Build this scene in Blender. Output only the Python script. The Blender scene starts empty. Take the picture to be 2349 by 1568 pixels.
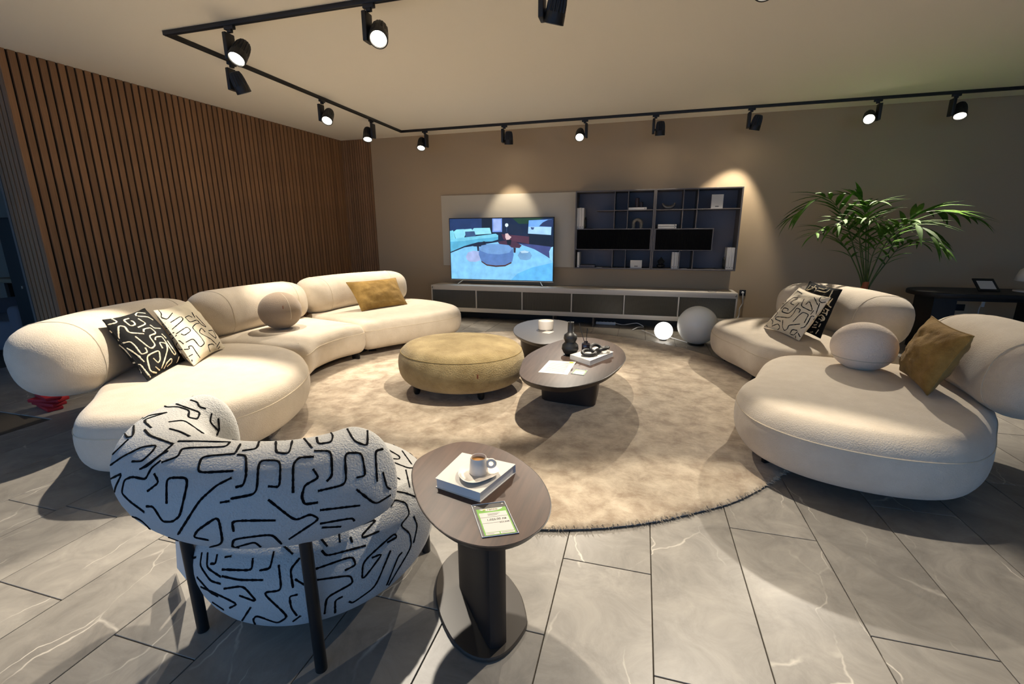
import bpy, bmesh, math, random
from mathutils import Vector, Matrix, noise
from mathutils.bvhtree import BVHTree
random.seed(7)
scn = bpy.context.scene
COL = scn.collection
PI = math.pi

# ------------------------------------------------------------------ camera
F_PX, PITCH, YAW, ROLL, CAM_H = 1037.0, .2368, -.2748, .0045, 1.4
fwd = Vector((math.sin(YAW)*math.cos(PITCH), math.cos(YAW)*math.cos(PITCH), -math.sin(PITCH)))
rt0 = Vector((math.cos(YAW), -math.sin(YAW), 0)); dn0 = fwd.cross(rt0)
rgt = math.cos(ROLL)*rt0+math.sin(ROLL)*dn0; dwn = -math.sin(ROLL)*rt0+math.cos(ROLL)*dn0
cam = bpy.data.cameras.new('camera'); cam_o = bpy.data.objects.new('camera', cam); COL.objects.link(cam_o)
cam.sensor_width = 36; cam.lens = F_PX/2349*36; cam.clip_start = .02; cam.clip_end = 100
mw = Matrix.Identity(4)
for i in range(3):
    mw[i][0] = rgt[i]; mw[i][1] = -dwn[i]; mw[i][2] = -fwd[i]
mw[2][3] = CAM_H
cam_o.matrix_world = mw
scn.camera = cam_o
CAMP = Vector((0, 0, CAM_H))
def pray(x, y): return rgt*((x-1174.5)/F_PX)+dwn*((y-784)/F_PX)+fwd
def on_z(x, y, z): r = pray(x, y); return CAMP+r*((z-CAM_H)/r.z)
def on_y(x, y, Y): r = pray(x, y); return CAMP+r*(Y/r.y)

# ------------------------------------------------------------------ world, exposure
w = bpy.data.worlds.new('daylight'); scn.world = w; w.use_nodes = True
bg = w.node_tree.nodes['Background']; bg.inputs[0].default_value = (.20, .48, 1, 1); bg.inputs[1].default_value = 1.3
scn.view_settings.view_transform = 'Standard'; scn.view_settings.look = 'None'
scn.view_settings.exposure = 0.2; scn.view_settings.gamma = 1; scn.view_settings.use_curve_mapping = False
SPOT_W = 350.0            # one track spot
WARM = (1, .90, .755)

# ------------------------------------------------------------------ materials
def lin(c):
    return tuple(((v/255)/12.92 if v/255 <= .04045 else ((v/255+.055)/1.055)**2.4) for v in c)+(1,)
MATS = {}
def mat(name, col, rough=.6, metal=0, bump=None, var=None, sheen=0, emit=0, spec=.5, trans=0, coat=0):
    if name in MATS: return MATS[name]
    m = bpy.data.materials.new(name); m.use_nodes = True; MATS[name] = m
    nt = m.node_tree; b = nt.nodes['Principled BSDF']; c = lin(col)
    b.inputs['Base Color'].default_value = c; b.inputs['Roughness'].default_value = rough
    b.inputs['Metallic'].default_value = metal; b.inputs['Specular IOR Level'].default_value = spec
    b.inputs['Sheen Weight'].default_value = sheen; b.inputs['Coat Weight'].default_value = coat
    if trans: b.inputs['Transmission Weight'].default_value = trans
    if emit:
        b.inputs['Emission Color'].default_value = c; b.inputs['Emission Strength'].default_value = emit
    tc = nt.nodes.new('ShaderNodeTexCoord')
    if bump:
        n = nt.nodes.new('ShaderNodeTexNoise'); n.inputs['Scale'].default_value = bump[0]; n.inputs['Detail'].default_value = 3
        nt.links.new(tc.outputs['Object'], n.inputs['Vector'])
        bp = nt.nodes.new('ShaderNodeBump'); bp.inputs['Strength'].default_value = bump[1]; bp.inputs['Distance'].default_value = bump[2]
        nt.links.new(n.outputs['Fac'], bp.inputs['Height']); nt.links.new(bp.outputs['Normal'], b.inputs['Normal'])
    if var:   # (scale, second colour, optional xyz stretch)
        mp = nt.nodes.new('ShaderNodeMapping'); nt.links.new(tc.outputs['Object'], mp.inputs['Vector'])
        if len(var) > 2: mp.inputs['Scale'].default_value = var[2]
        n = nt.nodes.new('ShaderNodeTexNoise'); n.inputs['Scale'].default_value = var[0]; n.inputs['Detail'].default_value = 5
        n.inputs['Roughness'].default_value = .6
        nt.links.new(mp.outputs[0], n.inputs['Vector'])
        r = nt.nodes.new('ShaderNodeValToRGB'); r.color_ramp.elements[0].position = .32; r.color_ramp.elements[1].position = .68
        r.color_ramp.elements[0].color = lin(var[1]); r.color_ramp.elements[1].color = c
        nt.links.new(n.outputs['Fac'], r.inputs[0]); nt.links.new(r.outputs[0], b.inputs['Base Color'])
    return m

def random_mix(m, amount):
    """per-object brightness variation on top of whatever colour the material has"""
    nt = m.node_tree; b = nt.nodes['Principled BSDF']; inp = b.inputs['Base Color']
    oi = nt.nodes.new('ShaderNodeObjectInfo'); mr = nt.nodes.new('ShaderNodeMapRange')
    mr.inputs[3].default_value = 1-amount; mr.inputs[4].default_value = 1+amount
    nt.links.new(oi.outputs['Random'], mr.inputs[0])
    mx = nt.nodes.new('ShaderNodeVectorMath'); mx.operation = 'SCALE'
    if inp.is_linked: nt.links.new(inp.links[0].from_socket, mx.inputs[0])
    else: mx.inputs[0].default_value = inp.default_value[:3]
    nt.links.new(mr.outputs[0], mx.inputs['Scale']); nt.links.new(mx.outputs[0], inp)

BOUCLE = mat('cream_boucle', (212, 199, 179), .95, bump=(150, .6, .005), var=(9, (203, 189, 168)), sheen=.25, spec=.2)
BALLTAUPE = mat('taupe_boucle', (150, 133, 114), .95, bump=(130, .55, .006), sheen=.2, spec=.2)
BALLPINK = mat('pale_teddy', (240, 222, 200), .95, bump=(95, .9, .009), sheen=.25, spec=.2)
OLIVE = mat('olive_velvet', (166, 134, 76), .95, bump=(140, .8, .006), var=(8, (128, 100, 52)), sheen=.08, spec=.1)
PLUSH = mat('olive_plush', (172, 152, 108), .95, bump=(110, .9, .009), var=(6, (138, 118, 78)), sheen=.2, spec=.15)
CHAIRFAB = mat('white_boucle', (188, 186, 181), .95, bump=(170, .9, .006), sheen=.2, spec=.2)
PILLOWW = mat('ivory_linen', (228, 216, 190), .95, bump=(220, .35, .003), sheen=.1, spec=.2)
PILLOWB = mat('black_linen', (26, 26, 26), .95, bump=(220, .5, .003), spec=.2)
YARNB = mat('black_yarn', (14, 14, 16), .95, spec=.1, bump=(300, .6, .003))
YARNW = mat('ivory_yarn', (232, 216, 184), .95, spec=.1)
SEAM = mat('cream_seam', (206, 192, 168), .95, spec=.1)
SEAMO = mat('olive_seam', (150, 130, 88), .95, spec=.1)
BLACKM = mat('black_metal', (20, 20, 21), .42, spec=.5)
BLACKP = mat('black_paint', (26, 26, 27), .5)
WALNUT = mat('dark_walnut', (86, 62, 47), .5, var=(5, (64, 45, 33), (9, .6, 9)), spec=.35)
WENGE = mat('wenge_edge', (40, 31, 27), .45)
TABLEB = mat('dark_oak_table', (82, 66, 57), .48, var=(5, (62, 49, 42), (9, .6, 9)), spec=.35)
GREYT = mat('grey_lacquer', (92, 88, 86), .42, spec=.4)
SLATE = mat('smoked_base', (60, 54, 48), .4, spec=.4)
SLAT = mat('walnut_slat', (156, 116, 80), .6, var=(3, (130, 94, 62), (30, 30, .9)))
random_mix(SLAT, .14)
FELT = mat('black_felt', (16, 14, 13), .95)
CEIL = mat('ceiling_paint', (244, 239, 228), .95, spec=.2)
WALLP = mat('taupe_wall', (180, 158, 128), .9, bump=(300, .1, .002), spec=.2)
WALLL = mat('pale_wall', (190, 182, 170), .9)
PANEL = mat('cream_lacquer', (196, 186, 166), .45)
CONS = mat('taupe_lacquer', (200, 192, 180), .45)
CONSB = mat('dark_inner', (30, 30, 33), .6)
FLUTE = mat('bronze_fluted', (82, 79, 70), .35, metal=.3)
SHELFF = mat('shelf_frame', (98, 90, 84), .45)
NAVY = mat('grey_back', (112, 108, 112), .7)
BLKBOX = mat('black_fluted', (12, 12, 13), .9, spec=.08)
WHITEP = mat('white_paper', (208, 203, 194), .8)
PAGES = mat('book_pages', (214, 210, 204), .9, bump=(400, .3, .001))
PAPERG = mat('grey_print', (120, 118, 116), .9)
CERAM = mat('white_ceramic', (226, 216, 202), .35, coat=.3)
CERAMB = mat('black_ceramic', (30, 29, 28), .45)
STONE = mat('speckled_stone', (150, 138, 118), .7, var=(30, (92, 84, 72)))
PEWTER = mat('pewter', (120, 112, 100), .4, metal=.5)
COFFEE = mat('coffee', (176, 128, 70), .2)
GREENP = mat('green_print', (122, 172, 78), .8)
YELLOWP = mat('yellow_sticker', (226, 190, 40), .8)
INK = mat('ink', (26, 26, 28), .9)
CLEAR = mat('clear_sleeve', (250, 250, 250), .05, trans=1.0)
SMOKE = mat('smoked_glass', (30, 26, 32), .1, coat=.5)
GLOBE = mat('opal_glass', (240, 241, 236), .4, coat=.2)
_g = GLOBE.node_tree.nodes['Principled BSDF']; _g.inputs['Subsurface Weight'].default_value = .6; _g.inputs['Subsurface Radius'].default_value = (.2, .2, .2); _g.inputs['Subsurface Scale'].default_value = .5
GLOBEON = mat('lit_opal_glass', (255, 250, 240), .4, emit=2.2)
LENS = mat('lamp_lens', (255, 244, 222), .3, emit=14)
TVB = mat('tv_bezel', (14, 14, 16), .3)
SILVER = mat('silver_trim', (196, 186, 170), .35, metal=.6)
PLASTW = mat('white_plastic', (214, 216, 218), .45)
LEAFM = mat('palm_leaf', (92, 130, 40), .7, var=(3, (52, 86, 28)), spec=.15)
random_mix(LEAFM, .3)
STEMM = mat('palm_stem', (92, 108, 46), .5, var=(14, (66, 82, 34)))
TERRA = mat('terracotta', (176, 96, 54), .7)
SOILM = mat('dark_soil', (40, 32, 26), .95)
GREYF = mat('grey_upholstery', (98, 96, 102), .95, bump=(150, .4, .003))
REDM = mat('red_fabric', (170, 26, 34), .7)
LEATHER = mat('brown_leather_tag', (120, 62, 28), .6)
RUGF = mat('rug_fringe', (186, 170, 146), .9)
OAKL = mat('light_oak', (150, 128, 104), .6)
BLUEB = mat('blue_bin', (30, 70, 120), .6)

def rug_mat():
    m = mat('rug_pile', (204, 184, 154), .85, sheen=.35, spec=.2); nt = m.node_tree; b = nt.nodes['Principled BSDF']
    tc = nt.nodes.new('ShaderNodeTexCoord')
    n1 = nt.nodes.new('ShaderNodeTexNoise'); n1.inputs['Scale'].default_value = 7.5; n1.inputs['Detail'].default_value = 7; n1.inputs['Roughness'].default_value = .68; n1.inputs['Distortion'].default_value = .25
    nt.links.new(tc.outputs['Object'], n1.inputs['Vector'])
    r = nt.nodes.new('ShaderNodeValToRGB'); e = r.color_ramp.elements
    e[0].position = .36; e[0].color = lin((150, 131, 108)); e[1].position = .66; e[1].color = lin((200, 184, 160))
    nt.links.new(n1.outputs['Fac'], r.inputs[0]); nt.links.new(r.outputs[0], b.inputs['Base Color'])
    n2 = nt.nodes.new('ShaderNodeTexNoise'); n2.inputs['Scale'].default_value = 240; n2.inputs['Detail'].default_value = 2
    nt.links.new(tc.outputs['Object'], n2.inputs['Vector'])
    ad = nt.nodes.new('ShaderNodeMath'); ad.operation = 'MULTIPLY_ADD'; ad.inputs[1].default_value = 3
    nt.links.new(n1.outputs['Fac'], ad.inputs[0]); nt.links.new(n2.outputs['Fac'], ad.inputs[2])
    bp = nt.nodes.new('ShaderNodeBump'); bp.inputs['Strength'].default_value = .5; bp.inputs['Distance'].default_value = .006
    nt.links.new(ad.outputs[0], bp.inputs['Height']); nt.links.new(bp.outputs[0], b.inputs['Normal'])
    return m
RUG = rug_mat()

def plank_mat():
    m = mat('grey_stone_plank', (140, 134, 124), .38, spec=.45); nt = m.node_tree; b = nt.nodes['Principled BSDF']
    L = nt.links.new; N = nt.nodes.new
    tc = N('ShaderNodeTexCoord'); oi = N('ShaderNodeObjectInfo')
    sc = N('ShaderNodeMath'); sc.operation = 'MULTIPLY'; sc.inputs[1].default_value = 91; L(oi.outputs['Random'], sc.inputs[0])
    co = N('ShaderNodeCombineXYZ'); L(sc.outputs[0], co.inputs[0]); L(sc.outputs[0], co.inputs[2])
    ad = N('ShaderNodeVectorMath'); ad.operation = 'ADD'; L(tc.outputs['Object'], ad.inputs[0]); L(co.outputs[0], ad.inputs[1])
    n1 = N('ShaderNodeTexNoise'); n1.inputs['Scale'].default_value = 5; n1.inputs['Detail'].default_value = 8; n1.inputs['Roughness'].default_value = .7; n1.inputs['Distortion'].default_value = .8
    L(ad.outputs[0], n1.inputs['Vector'])
    r = N('ShaderNodeValToRGB'); r.color_ramp.elements[0].position = .3; r.color_ramp.elements[0].color = lin((122, 117, 110))
    r.color_ramp.elements[1].position = .7; r.color_ramp.elements[1].color = lin((158, 152, 142)); L(n1.outputs['Fac'], r.inputs[0])
    # veins: edges of stretched, distorted cells, broken up by a mask
    dn = N('ShaderNodeTexNoise'); dn.inputs['Scale'].default_value = 3.5; dn.inputs['Detail'].default_value = 4; L(ad.outputs[0], dn.inputs['Vector'])
    ds = N('ShaderNodeVectorMath'); ds.operation = 'SCALE'; ds.inputs['Scale'].default_value = .22; L(dn.outputs['Color'], ds.inputs[0])
    a2 = N('ShaderNodeVectorMath'); a2.operation = 'ADD'; L(ad.outputs[0], a2.inputs[0]); L(ds.outputs[0], a2.inputs[1])
    mp = N('ShaderNodeMapping'); mp.inputs['Rotation'].default_value = (0, 0, .5); mp.inputs['Scale'].default_value = (3.0, 1.15, 1); L(a2.outputs[0], mp.inputs['Vector'])
    vo = N('ShaderNodeTexVoronoi'); vo.feature = 'DISTANCE_TO_EDGE'; vo.inputs['Scale'].default_value = 1.0; L(mp.outputs[0], vo.inputs['Vector'])
    th = N('ShaderNodeMapRange'); th.inputs[1].default_value = 0; th.inputs[2].default_value = .010; th.inputs[3].default_value = 1; th.inputs[4].default_value = 0; L(vo.outputs['Distance'], th.inputs[0])
    mk = N('ShaderNodeTexNoise'); mk.inputs['Scale'].default_value = 2.6; mk.inputs['Detail'].default_value = 3; L(ad.outputs[0], mk.inputs['Vector'])
    mr = N('ShaderNodeMapRange'); mr.inputs[1].default_value = .48; mr.inputs[2].default_value = .66; L(mk.outputs['Fac'], mr.inputs[0])
    mu = N('ShaderNodeMath'); mu.operation = 'MULTIPLY'; L(th.outputs[0], mu.inputs[0]); L(mr.outputs[0], mu.inputs[1])
    mx = N('ShaderNodeMix'); mx.data_type = 'RGBA'; L(mu.outputs[0], mx.inputs[0]); L(r.outputs[0], mx.inputs[6]); mx.inputs[7].default_value = lin((214, 206, 192))
    # plank to plank tone
    rr = N('ShaderNodeMapRange'); rr.inputs[3].default_value = .9; rr.inputs[4].default_value = 1.08; L(oi.outputs['Random'], rr.inputs[0])
    sm = N('ShaderNodeVectorMath'); sm.operation = 'SCALE'; L(mx.outputs[2], sm.inputs[0]); L(rr.outputs[0], sm.inputs['Scale'])
    L(sm.outputs[0], b.inputs['Base Color'])
    bp = N('ShaderNodeBump'); bp.inputs['Strength'].default_value = .12; bp.inputs['Distance'].default_value = .003
    L(n1.outputs['Fac'], bp.inputs['Height']); L(bp.outputs[0], b.inputs['Normal'])
    return m
PLANK = plank_mat()
GROUT = mat('dark_joint', (74, 66, 54), .9)

def screen_mat():
    m = bpy.data.materials.new('screen_picture'); m.use_nodes = True; nt = m.node_tree; b = nt.nodes['Principled BSDF']
    a = nt.nodes.new('ShaderNodeAttribute'); a.attribute_name = 'pic'
    b.inputs['Base Color'].default_value = (.01, .01, .01, 1); b.inputs['Roughness'].default_value = .25
    n = nt.nodes.new('ShaderNodeTexNoise'); n.inputs['Scale'].default_value = 9; n.inputs['Detail'].default_value = 5
    tc = nt.nodes.new('ShaderNodeTexCoord'); nt.links.new(tc.outputs['Object'], n.inputs['Vector'])
    mr = nt.nodes.new('ShaderNodeMapRange'); mr.inputs[1].default_value = .3; mr.inputs[2].default_value = .7; mr.inputs[3].default_value = .82; mr.inputs[4].default_value = 1.1
    nt.links.new(n.outputs['Fac'], mr.inputs[0])
    s = nt.nodes.new('ShaderNodeVectorMath'); s.operation = 'SCALE'; nt.links.new(a.outputs['Color'], s.inputs[0]); nt.links.new(mr.outputs[0], s.inputs['Scale'])
    nt.links.new(s.outputs[0], b.inputs['Emission Color']); b.inputs['Emission Strength'].default_value = 1.0
    return m
SCREEN = screen_mat()

# ------------------------------------------------------------------ mesh helpers (everything in world coordinates)
class MB:
    def __init__(s): s.v = []; s.f = []
    def add(s, vs, fs):
        o = len(s.v); s.v += [Vector(p) for p in vs]; s.f += [tuple(i+o for i in f) for f in fs]; return s
    def box(s, c, size, bev=0, rot=None, seg=2):
        bm = bmesh.new(); bmesh.ops.create_cube(bm, size=1); bmesh.ops.scale(bm, vec=size, verts=bm.verts)
        if bev: bmesh.ops.bevel(bm, geom=list(bm.edges), offset=bev, segments=seg, profile=.5, affect='EDGES')
        M = Matrix.Translation(c) @ (rot.to_4x4() if rot else Matrix.Identity(4))
        bm.verts.ensure_lookup_table()
        s.add([M @ v.co for v in bm.verts], [[v.index for v in f.verts] for f in bm.faces]); bm.free(); return s
    def span(s, a, b, bev=0, seg=2):
        a, b = Vector(a), Vector(b); return s.box((a+b)/2, [abs(b[i]-a[i]) for i in range(3)], bev, None, seg)
    def rings(s, rs, closed=True, cap0=True, cap1=True):
        n = len(rs[0]); vs = [p for r in rs for p in r]; fs = []
        for k in range(len(rs)-1):
            for i in range(n if closed else n-1):
                j = (i+1) % n; fs.append((k*n+i, k*n+j, (k+1)*n+j, (k+1)*n+i))
        def fan(k, flip):
            c = sum((Vector(p) for p in rs[k]), Vector())/n; vs.append(c); ci = len(vs)-1
            for i in range(n):
                j = (i+1) % n; fs.append((k*n+j, k*n+i, ci) if flip else (k*n+i, k*n+j, ci))
        if cap0: fan(0, True)
        if cap1: fan(len(rs)-1, False)
        return s.add(vs, fs)
    def lathe(s, prof, c=(0, 0, 0), n=32, M=None):
        M = M or Matrix.Translation(c)
        rs = [[M @ Vector((r*math.cos(2*PI*i/n), r*math.sin(2*PI*i/n), z)) for i in range(n)] for r, z in prof]
        return s.rings(rs)
    def tube(s, pts, r, n=8, closed=False):
        pts = [Vector(p) for p in pts]; rs = []; up = None
        for i, p in enumerate(pts):
            if closed: t = pts[(i+1) % len(pts)]-pts[i-1]
            else: t = pts[min(i+1, len(pts)-1)]-pts[max(i-1, 0)]
            t.normalize()
            if up is None:
                up = Vector((0, 0, 1)) if abs(t.z) < .9 else Vector((1, 0, 0))
            a = t.cross(up)
            if a.length < 1e-5: a = t.orthogonal()
            a.normalize(); b = a.cross(t); up = b
            rr = r[i] if isinstance(r, (list, tuple)) else r
            rs.append([p+(a*math.cos(2*PI*k/n)+b*math.sin(2*PI*k/n))*rr for k in range(n)])
        if closed: rs.append(rs[0]); return s.rings(rs, cap0=False, cap1=False)
        return s.rings(rs)
    def ball(s, c, rx, ry, rz, n=40, m=24, M=None):
        rs = []
        for k in range(m+1):
            th = -PI/2+PI*k/m; rs.append([Vector(c)+Vector((rx*math.cos(th)*math.cos(2*PI*i/n), ry*math.cos(th)*math.sin(2*PI*i/n), rz*math.sin(th))) for i in range(n)])
        rs[0] = [p+Vector((1e-4*math.cos(2*PI*i/n), 1e-4*math.sin(2*PI*i/n), 0)) for i, p in enumerate(rs[0])]
        rs[-1] = [p+Vector((1e-4*math.cos(2*PI*i/n), 1e-4*math.sin(2*PI*i/n), 0)) for i, p in enumerate(rs[-1])]
        return s.rings(rs)
    def poly(s, pts): return s.add(pts, [tuple(range(len(pts)))])
    def obj(s, name, m, parent=None, smooth=38, origin=None, kind=None):
        if parent is not None: off = parent.get('_w'); off = Vector(off) if off is not None else Vector()
        else: off = Vector(origin) if origin is not None else Vector()
        me = bpy.data.meshes.new(name); me.from_pydata([p-off for p in s.v], [], s.f); me.validate(); me.update()
        me.materials.append(m)
        if smooth: me.shade_smooth(); me.set_sharp_from_angle(angle=math.radians(smooth))
        o = bpy.data.objects.new(name, me); COL.objects.link(o)
        o['_w'] = tuple(off)
        if parent is not None: o.parent = parent
        else: o.location = off
        if kind: o['kind'] = kind
        return o
def tag(o, label, cat, group=None):
    o['label'] = label; o['category'] = cat
    if group: o['group'] = group
    return o
def empty(name, loc, label, cat, group=None):
    o = bpy.data.objects.new(name, None); COL.objects.link(o); o.location = loc; o['_w'] = tuple(loc); o.empty_display_size = .1
    return tag(o, label, cat, group)
def crom(p0, p1, p2, p3, t):
    return .5*((2*p1)+(p2-p0)*t+(2*p0-5*p1+4*p2-p3)*t*t+(3*p1-p0-3*p2+p3)*t**3)
def smooth_closed(pts, n):
    P = [Vector(p) for p in pts]; k = len(P); d = []
    for i in range(k):
        for j in range(24): d.append(crom(P[i-1], P[i], P[(i+1) % k], P[(i+2) % k], j/24))
    return resample(d+[d[0]], n+1)[:-1]
def smooth_open(pts, n):
    P = [Vector(p) for p in pts]; P = [P[0]*2-P[1]]+P+[P[-1]*2-P[-2]]; d = []
    for i in range(1, len(P)-2):
        for j in range(24): d.append(crom(P[i-1], P[i], P[i+1], P[i+2], j/24))
    return resample(d+[P[-2]], n)
def resample(d, n):
    L = [0]
    for i in range(1, len(d)): L.append(L[-1]+(d[i]-d[i-1]).length)
    out = []; j = 0
    for k in range(n):
        t = L[-1]*k/(n-1)
        while j < len(L)-2 and L[j+1] < t: j += 1
        u = (t-L[j])/max(L[j+1]-L[j], 1e-9); out.append(d[j].lerp(d[j+1], min(max(u, 0), 1)))
    return out
def ccw(o):
    a = sum(o[i-1].x*o[i].y-o[i].x*o[i-1].y for i in range(len(o))); return o if a > 0 else o[::-1]
def inset(o, d):
    n = len(o); r = []
    for i in range(n):
        t = (o[(i+1) % n]-o[i-1]); nn = Vector((t.y, -t.x)).normalized(); r.append(o[i]-nn*d)
    return r
def spow(v, e): return math.copysign(abs(v)**e, v)
def soft(outline, z0, z1, ab, at, p=2.4, dome=.015, n=110, steps=18, zm=.5):
    """upholstered body: plan outline at its widest, rounded sides, slightly domed top"""
    o = ccw(smooth_closed([Vector((a, b)) for a, b in outline], n)); z_ = z0+(z1-z0)*zm; rs = []; info = []
    for k in range(steps+1):
        ph = -PI/2+PI*k/steps; c = spow(math.cos(ph), 2/p); sn = spow(math.sin(ph), 2/p)
        a = ab if ph < 0 else at; z = z_+sn*((z_-z0) if ph < 0 else (z1-z_))
        rs.append([Vector((q.x, q.y, z)) for q in inset(o, a*(1-c))]); info.append(ph)
    top = rs[-1]; c = sum(top, Vector())/n
    for s in (.9, .78, .62, .42, .2):
        rs.append([c.lerp(q, s)+Vector((0, 0, dome*(1-s*s))) for q in top])
    mb = MB().rings(rs)
    return mb, rs, info
def prism(outline, prof, n=72, smoothit=True):
    o = ccw(smooth_closed([Vector((a, b)) for a, b in outline], n) if smoothit else [Vector((a, b)) for a, b in outline])
    return MB().rings([[Vector((q.x, q.y, z)) for q in inset(o, d)] for d, z in prof])
def roll(path, z0, z1, ht, lean, endlen, n=64, m=36, p=2.5, bulge=0, endp=2.2, hp=.75):
    """upholstered roll swept along a plan path; returns builder and its rings"""
    P = smooth_open([Vector((a, b)) for a, b in path], n*2+1); L = (len(P)-1); tot = sum((P[i+1]-P[i]).length for i in range(L))
    us = [.5-.5*math.cos(PI*k/n) for k in range(n+1)]; rs = []
    for u in us:
        x = u*L; i = min(int(x), L-1); c = P[i].lerp(P[i+1], x-i); t = (P[min(i+2, L)]-P[max(i-1, 0)]).normalized(); nn = Vector((t.y, -t.x))
        d = min(u, 1-u)*tot; e = max(0, 1-d/endlen); s = max(.02, (1-e**endp)**(1/endp)); sh = s**hp
        zc = (z0+z1)/2
        ring = []
        for k in range(m):
            a = 2*PI*k/m; dx = ht*s*spow(math.cos(a), 2/p); z = zc+(z1-z0)/2*sh*spow(math.sin(a), 2/p)
            q = c+nn*(dx-lean*(z-z0)); ring.append(Vector((q.x, q.y, z)))
        rs.append(ring)
    return MB().rings(rs), rs, us
def bvh(o):
    me = o.data; off = Vector(o['_w']); return BVHTree.FromPolygons([v.co+off for v in me.vertices], [tuple(p.vertices) for p in me.polygons])
def ribbons(name, strokes, m, parent, tree, width, conv, raise_=.0025, step=5.0, rough=.25):
    """embroidered lines: photo polylines dropped on the fabric surface as raised yarn"""
    mb = MB(); rnd = random.Random(3)
    for st in strokes:
        pts = [Vector(conv(*p)) for p in st]
        if len(pts) > 2:
            L = sum((pts[i+1]-pts[i]).length for i in range(len(pts)-1)); dens = []
            for i in range(len(pts)-1):
                for j in range(10): dens.append(pts[i].lerp(pts[i+1], j/10))
            dens.append(pts[-1]); sm = [p.copy() for p in dens]
            for _ in range(4): sm = [sm[0]]+[(sm[i-1]+sm[i]+sm[i+1])/3 for i in range(1, len(sm)-1)]+[sm[-1]]
            pts = sm
        L = sum((pts[i+1]-pts[i]).length for i in range(len(pts)-1)); pts = resample(pts, max(3, int(L/step)+1))
        run = []
        def flush():
            if len(run) > 2:
                sec = []
                for i, (h, nn) in enumerate(run):
                    t = (run[min(i+1, len(run)-1)][0]-run[max(i-1, 0)][0]).normalized(); sd = t.cross(nn).normalized()
                    wd = width*(1+rough*(rnd.random()-.5)*2)*.5
                    sec.append([h+sd*wd-nn*.001, h+sd*wd*.6+nn*raise_, h-sd*wd*.6+nn*raise_, h-sd*wd-nn*.001])
                mb.rings(sec, closed=False, cap0=False, cap1=False)
            run.clear()
        for p in pts:
            r = pray(p.x, p.y).normalized(); hit = tree.ray_cast(CAMP, r)
            if hit[0] is None: flush(); continue
            h, nn = hit[0], hit[1]
            if nn.dot(r) > 0: nn = -nn
            if run and (h-run[-1][0]).length > .05: flush()
            run.append((h, nn))
        flush()
    return mb.obj(name, m, parent, smooth=60, kind='stuff')
def wrap_lines(name, m, parent, own, others, c, ext, width, seed, n=46):
    """the same squiggles on the sides of a fabric that face away from the photograph"""
    mb = MB(); rnd = random.Random(seed)
    for k in range(n):
        d = [Vector((0, 0, -1)), Vector((0, -1, 0)), Vector((-1, 0, 0)), Vector((1, 0, 0))][k % 4]
        a = Vector((1, 0, 0)) if abs(d.x) < .5 else Vector((0, 1, 0)); b = d.cross(a)
        p = Vector((rnd.uniform(-ext, ext), rnd.uniform(-ext, ext))) if k % 4 == 0 else Vector((rnd.uniform(-ext, ext), rnd.uniform(-ext*.45, ext*.45)))
        h = rnd.choice((0, .5, 1, 1.5))*PI+rnd.uniform(-.3, .3); pts = [p]
        for _ in range(rnd.choice((2, 3, 3, 4))):
            p = p+Vector((math.cos(h), math.sin(h)))*rnd.uniform(.05, .12); pts.append(p); h += rnd.choice((1, -1))*rnd.uniform(1.1, 1.8)
        den = [pts[i].lerp(pts[i+1], j/8) for i in range(len(pts)-1) for j in range(8)]+[pts[-1]]
        for _ in range(3): den = [den[0]]+[(den[i-1]+den[i]+den[i+1])/3 for i in range(1, len(den)-1)]+[den[-1]]
        run = []
        def flush():
            if len(run) > 4:
                sec = []
                for i, (q, nn) in enumerate(run):
                    t = (run[min(i+1, len(run)-1)][0]-run[max(i-1, 0)][0]).normalized(); sd = t.cross(nn).normalized()*width*.5
                    sec.append([q+sd-nn*.001, q+sd*.6+nn*.0025, q-sd*.6+nn*.0025, q-sd-nn*.001])
                mb.rings(sec, closed=False, cap0=False, cap1=False)
            run.clear()
        for q in den:
            hit = own.ray_cast(c+a*q.x+b*q.y-d*1.0, d)
            ok = hit[0] is not None and abs(hit[1].dot(d)) > .35
            if ok:
                v = hit[0]-CAMP; seen = all((lambda r: r[0] is None or r[3] > v.length-.012)(t.ray_cast(CAMP, v.normalized())) for t in [own]+others)
                ok = not seen and not (run and (hit[0]-run[-1][0]).length > .05)
            if ok: run.append((hit[0], hit[1] if hit[1].dot(d) < 0 else -hit[1]))
            else: flush()
        flush()
    return mb.obj(name, m, parent, smooth=60, kind='stuff')
def text_part(txt, size, M, m, parent, name='lettering'):
    cu = bpy.data.curves.new('t', 'FONT'); cu.body = txt; cu.size = size; cu.extrude = 0; cu.align_x = 'CENTER'
    t = bpy.data.objects.new('t', cu); COL.objects.link(t); bpy.context.view_layer.update()
    me = bpy.data.meshes.new_from_object(t.evaluated_get(bpy.context.evaluated_depsgraph_get()))
    mb = MB().add([M @ v.co for v in me.vertices], [tuple(p.vertices) for p in me.polygons])
    bpy.data.objects.remove(t); bpy.data.curves.remove(cu); bpy.data.meshes.remove(me)
    return mb.obj(name, m, parent, smooth=0)
def frame(o, x, y):   # matrix from origin and two in-plane axes
    x = Vector(x).normalized(); z = x.cross(Vector(y)).normalized(); y = z.cross(x); M = Matrix.Identity(4)
    for i in range(3): M[i][0] = x[i]; M[i][1] = y[i]; M[i][2] = z[i]; M[i][3] = o[i]
    return M
def structure(o): o['kind'] = 'structure'; return o

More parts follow.
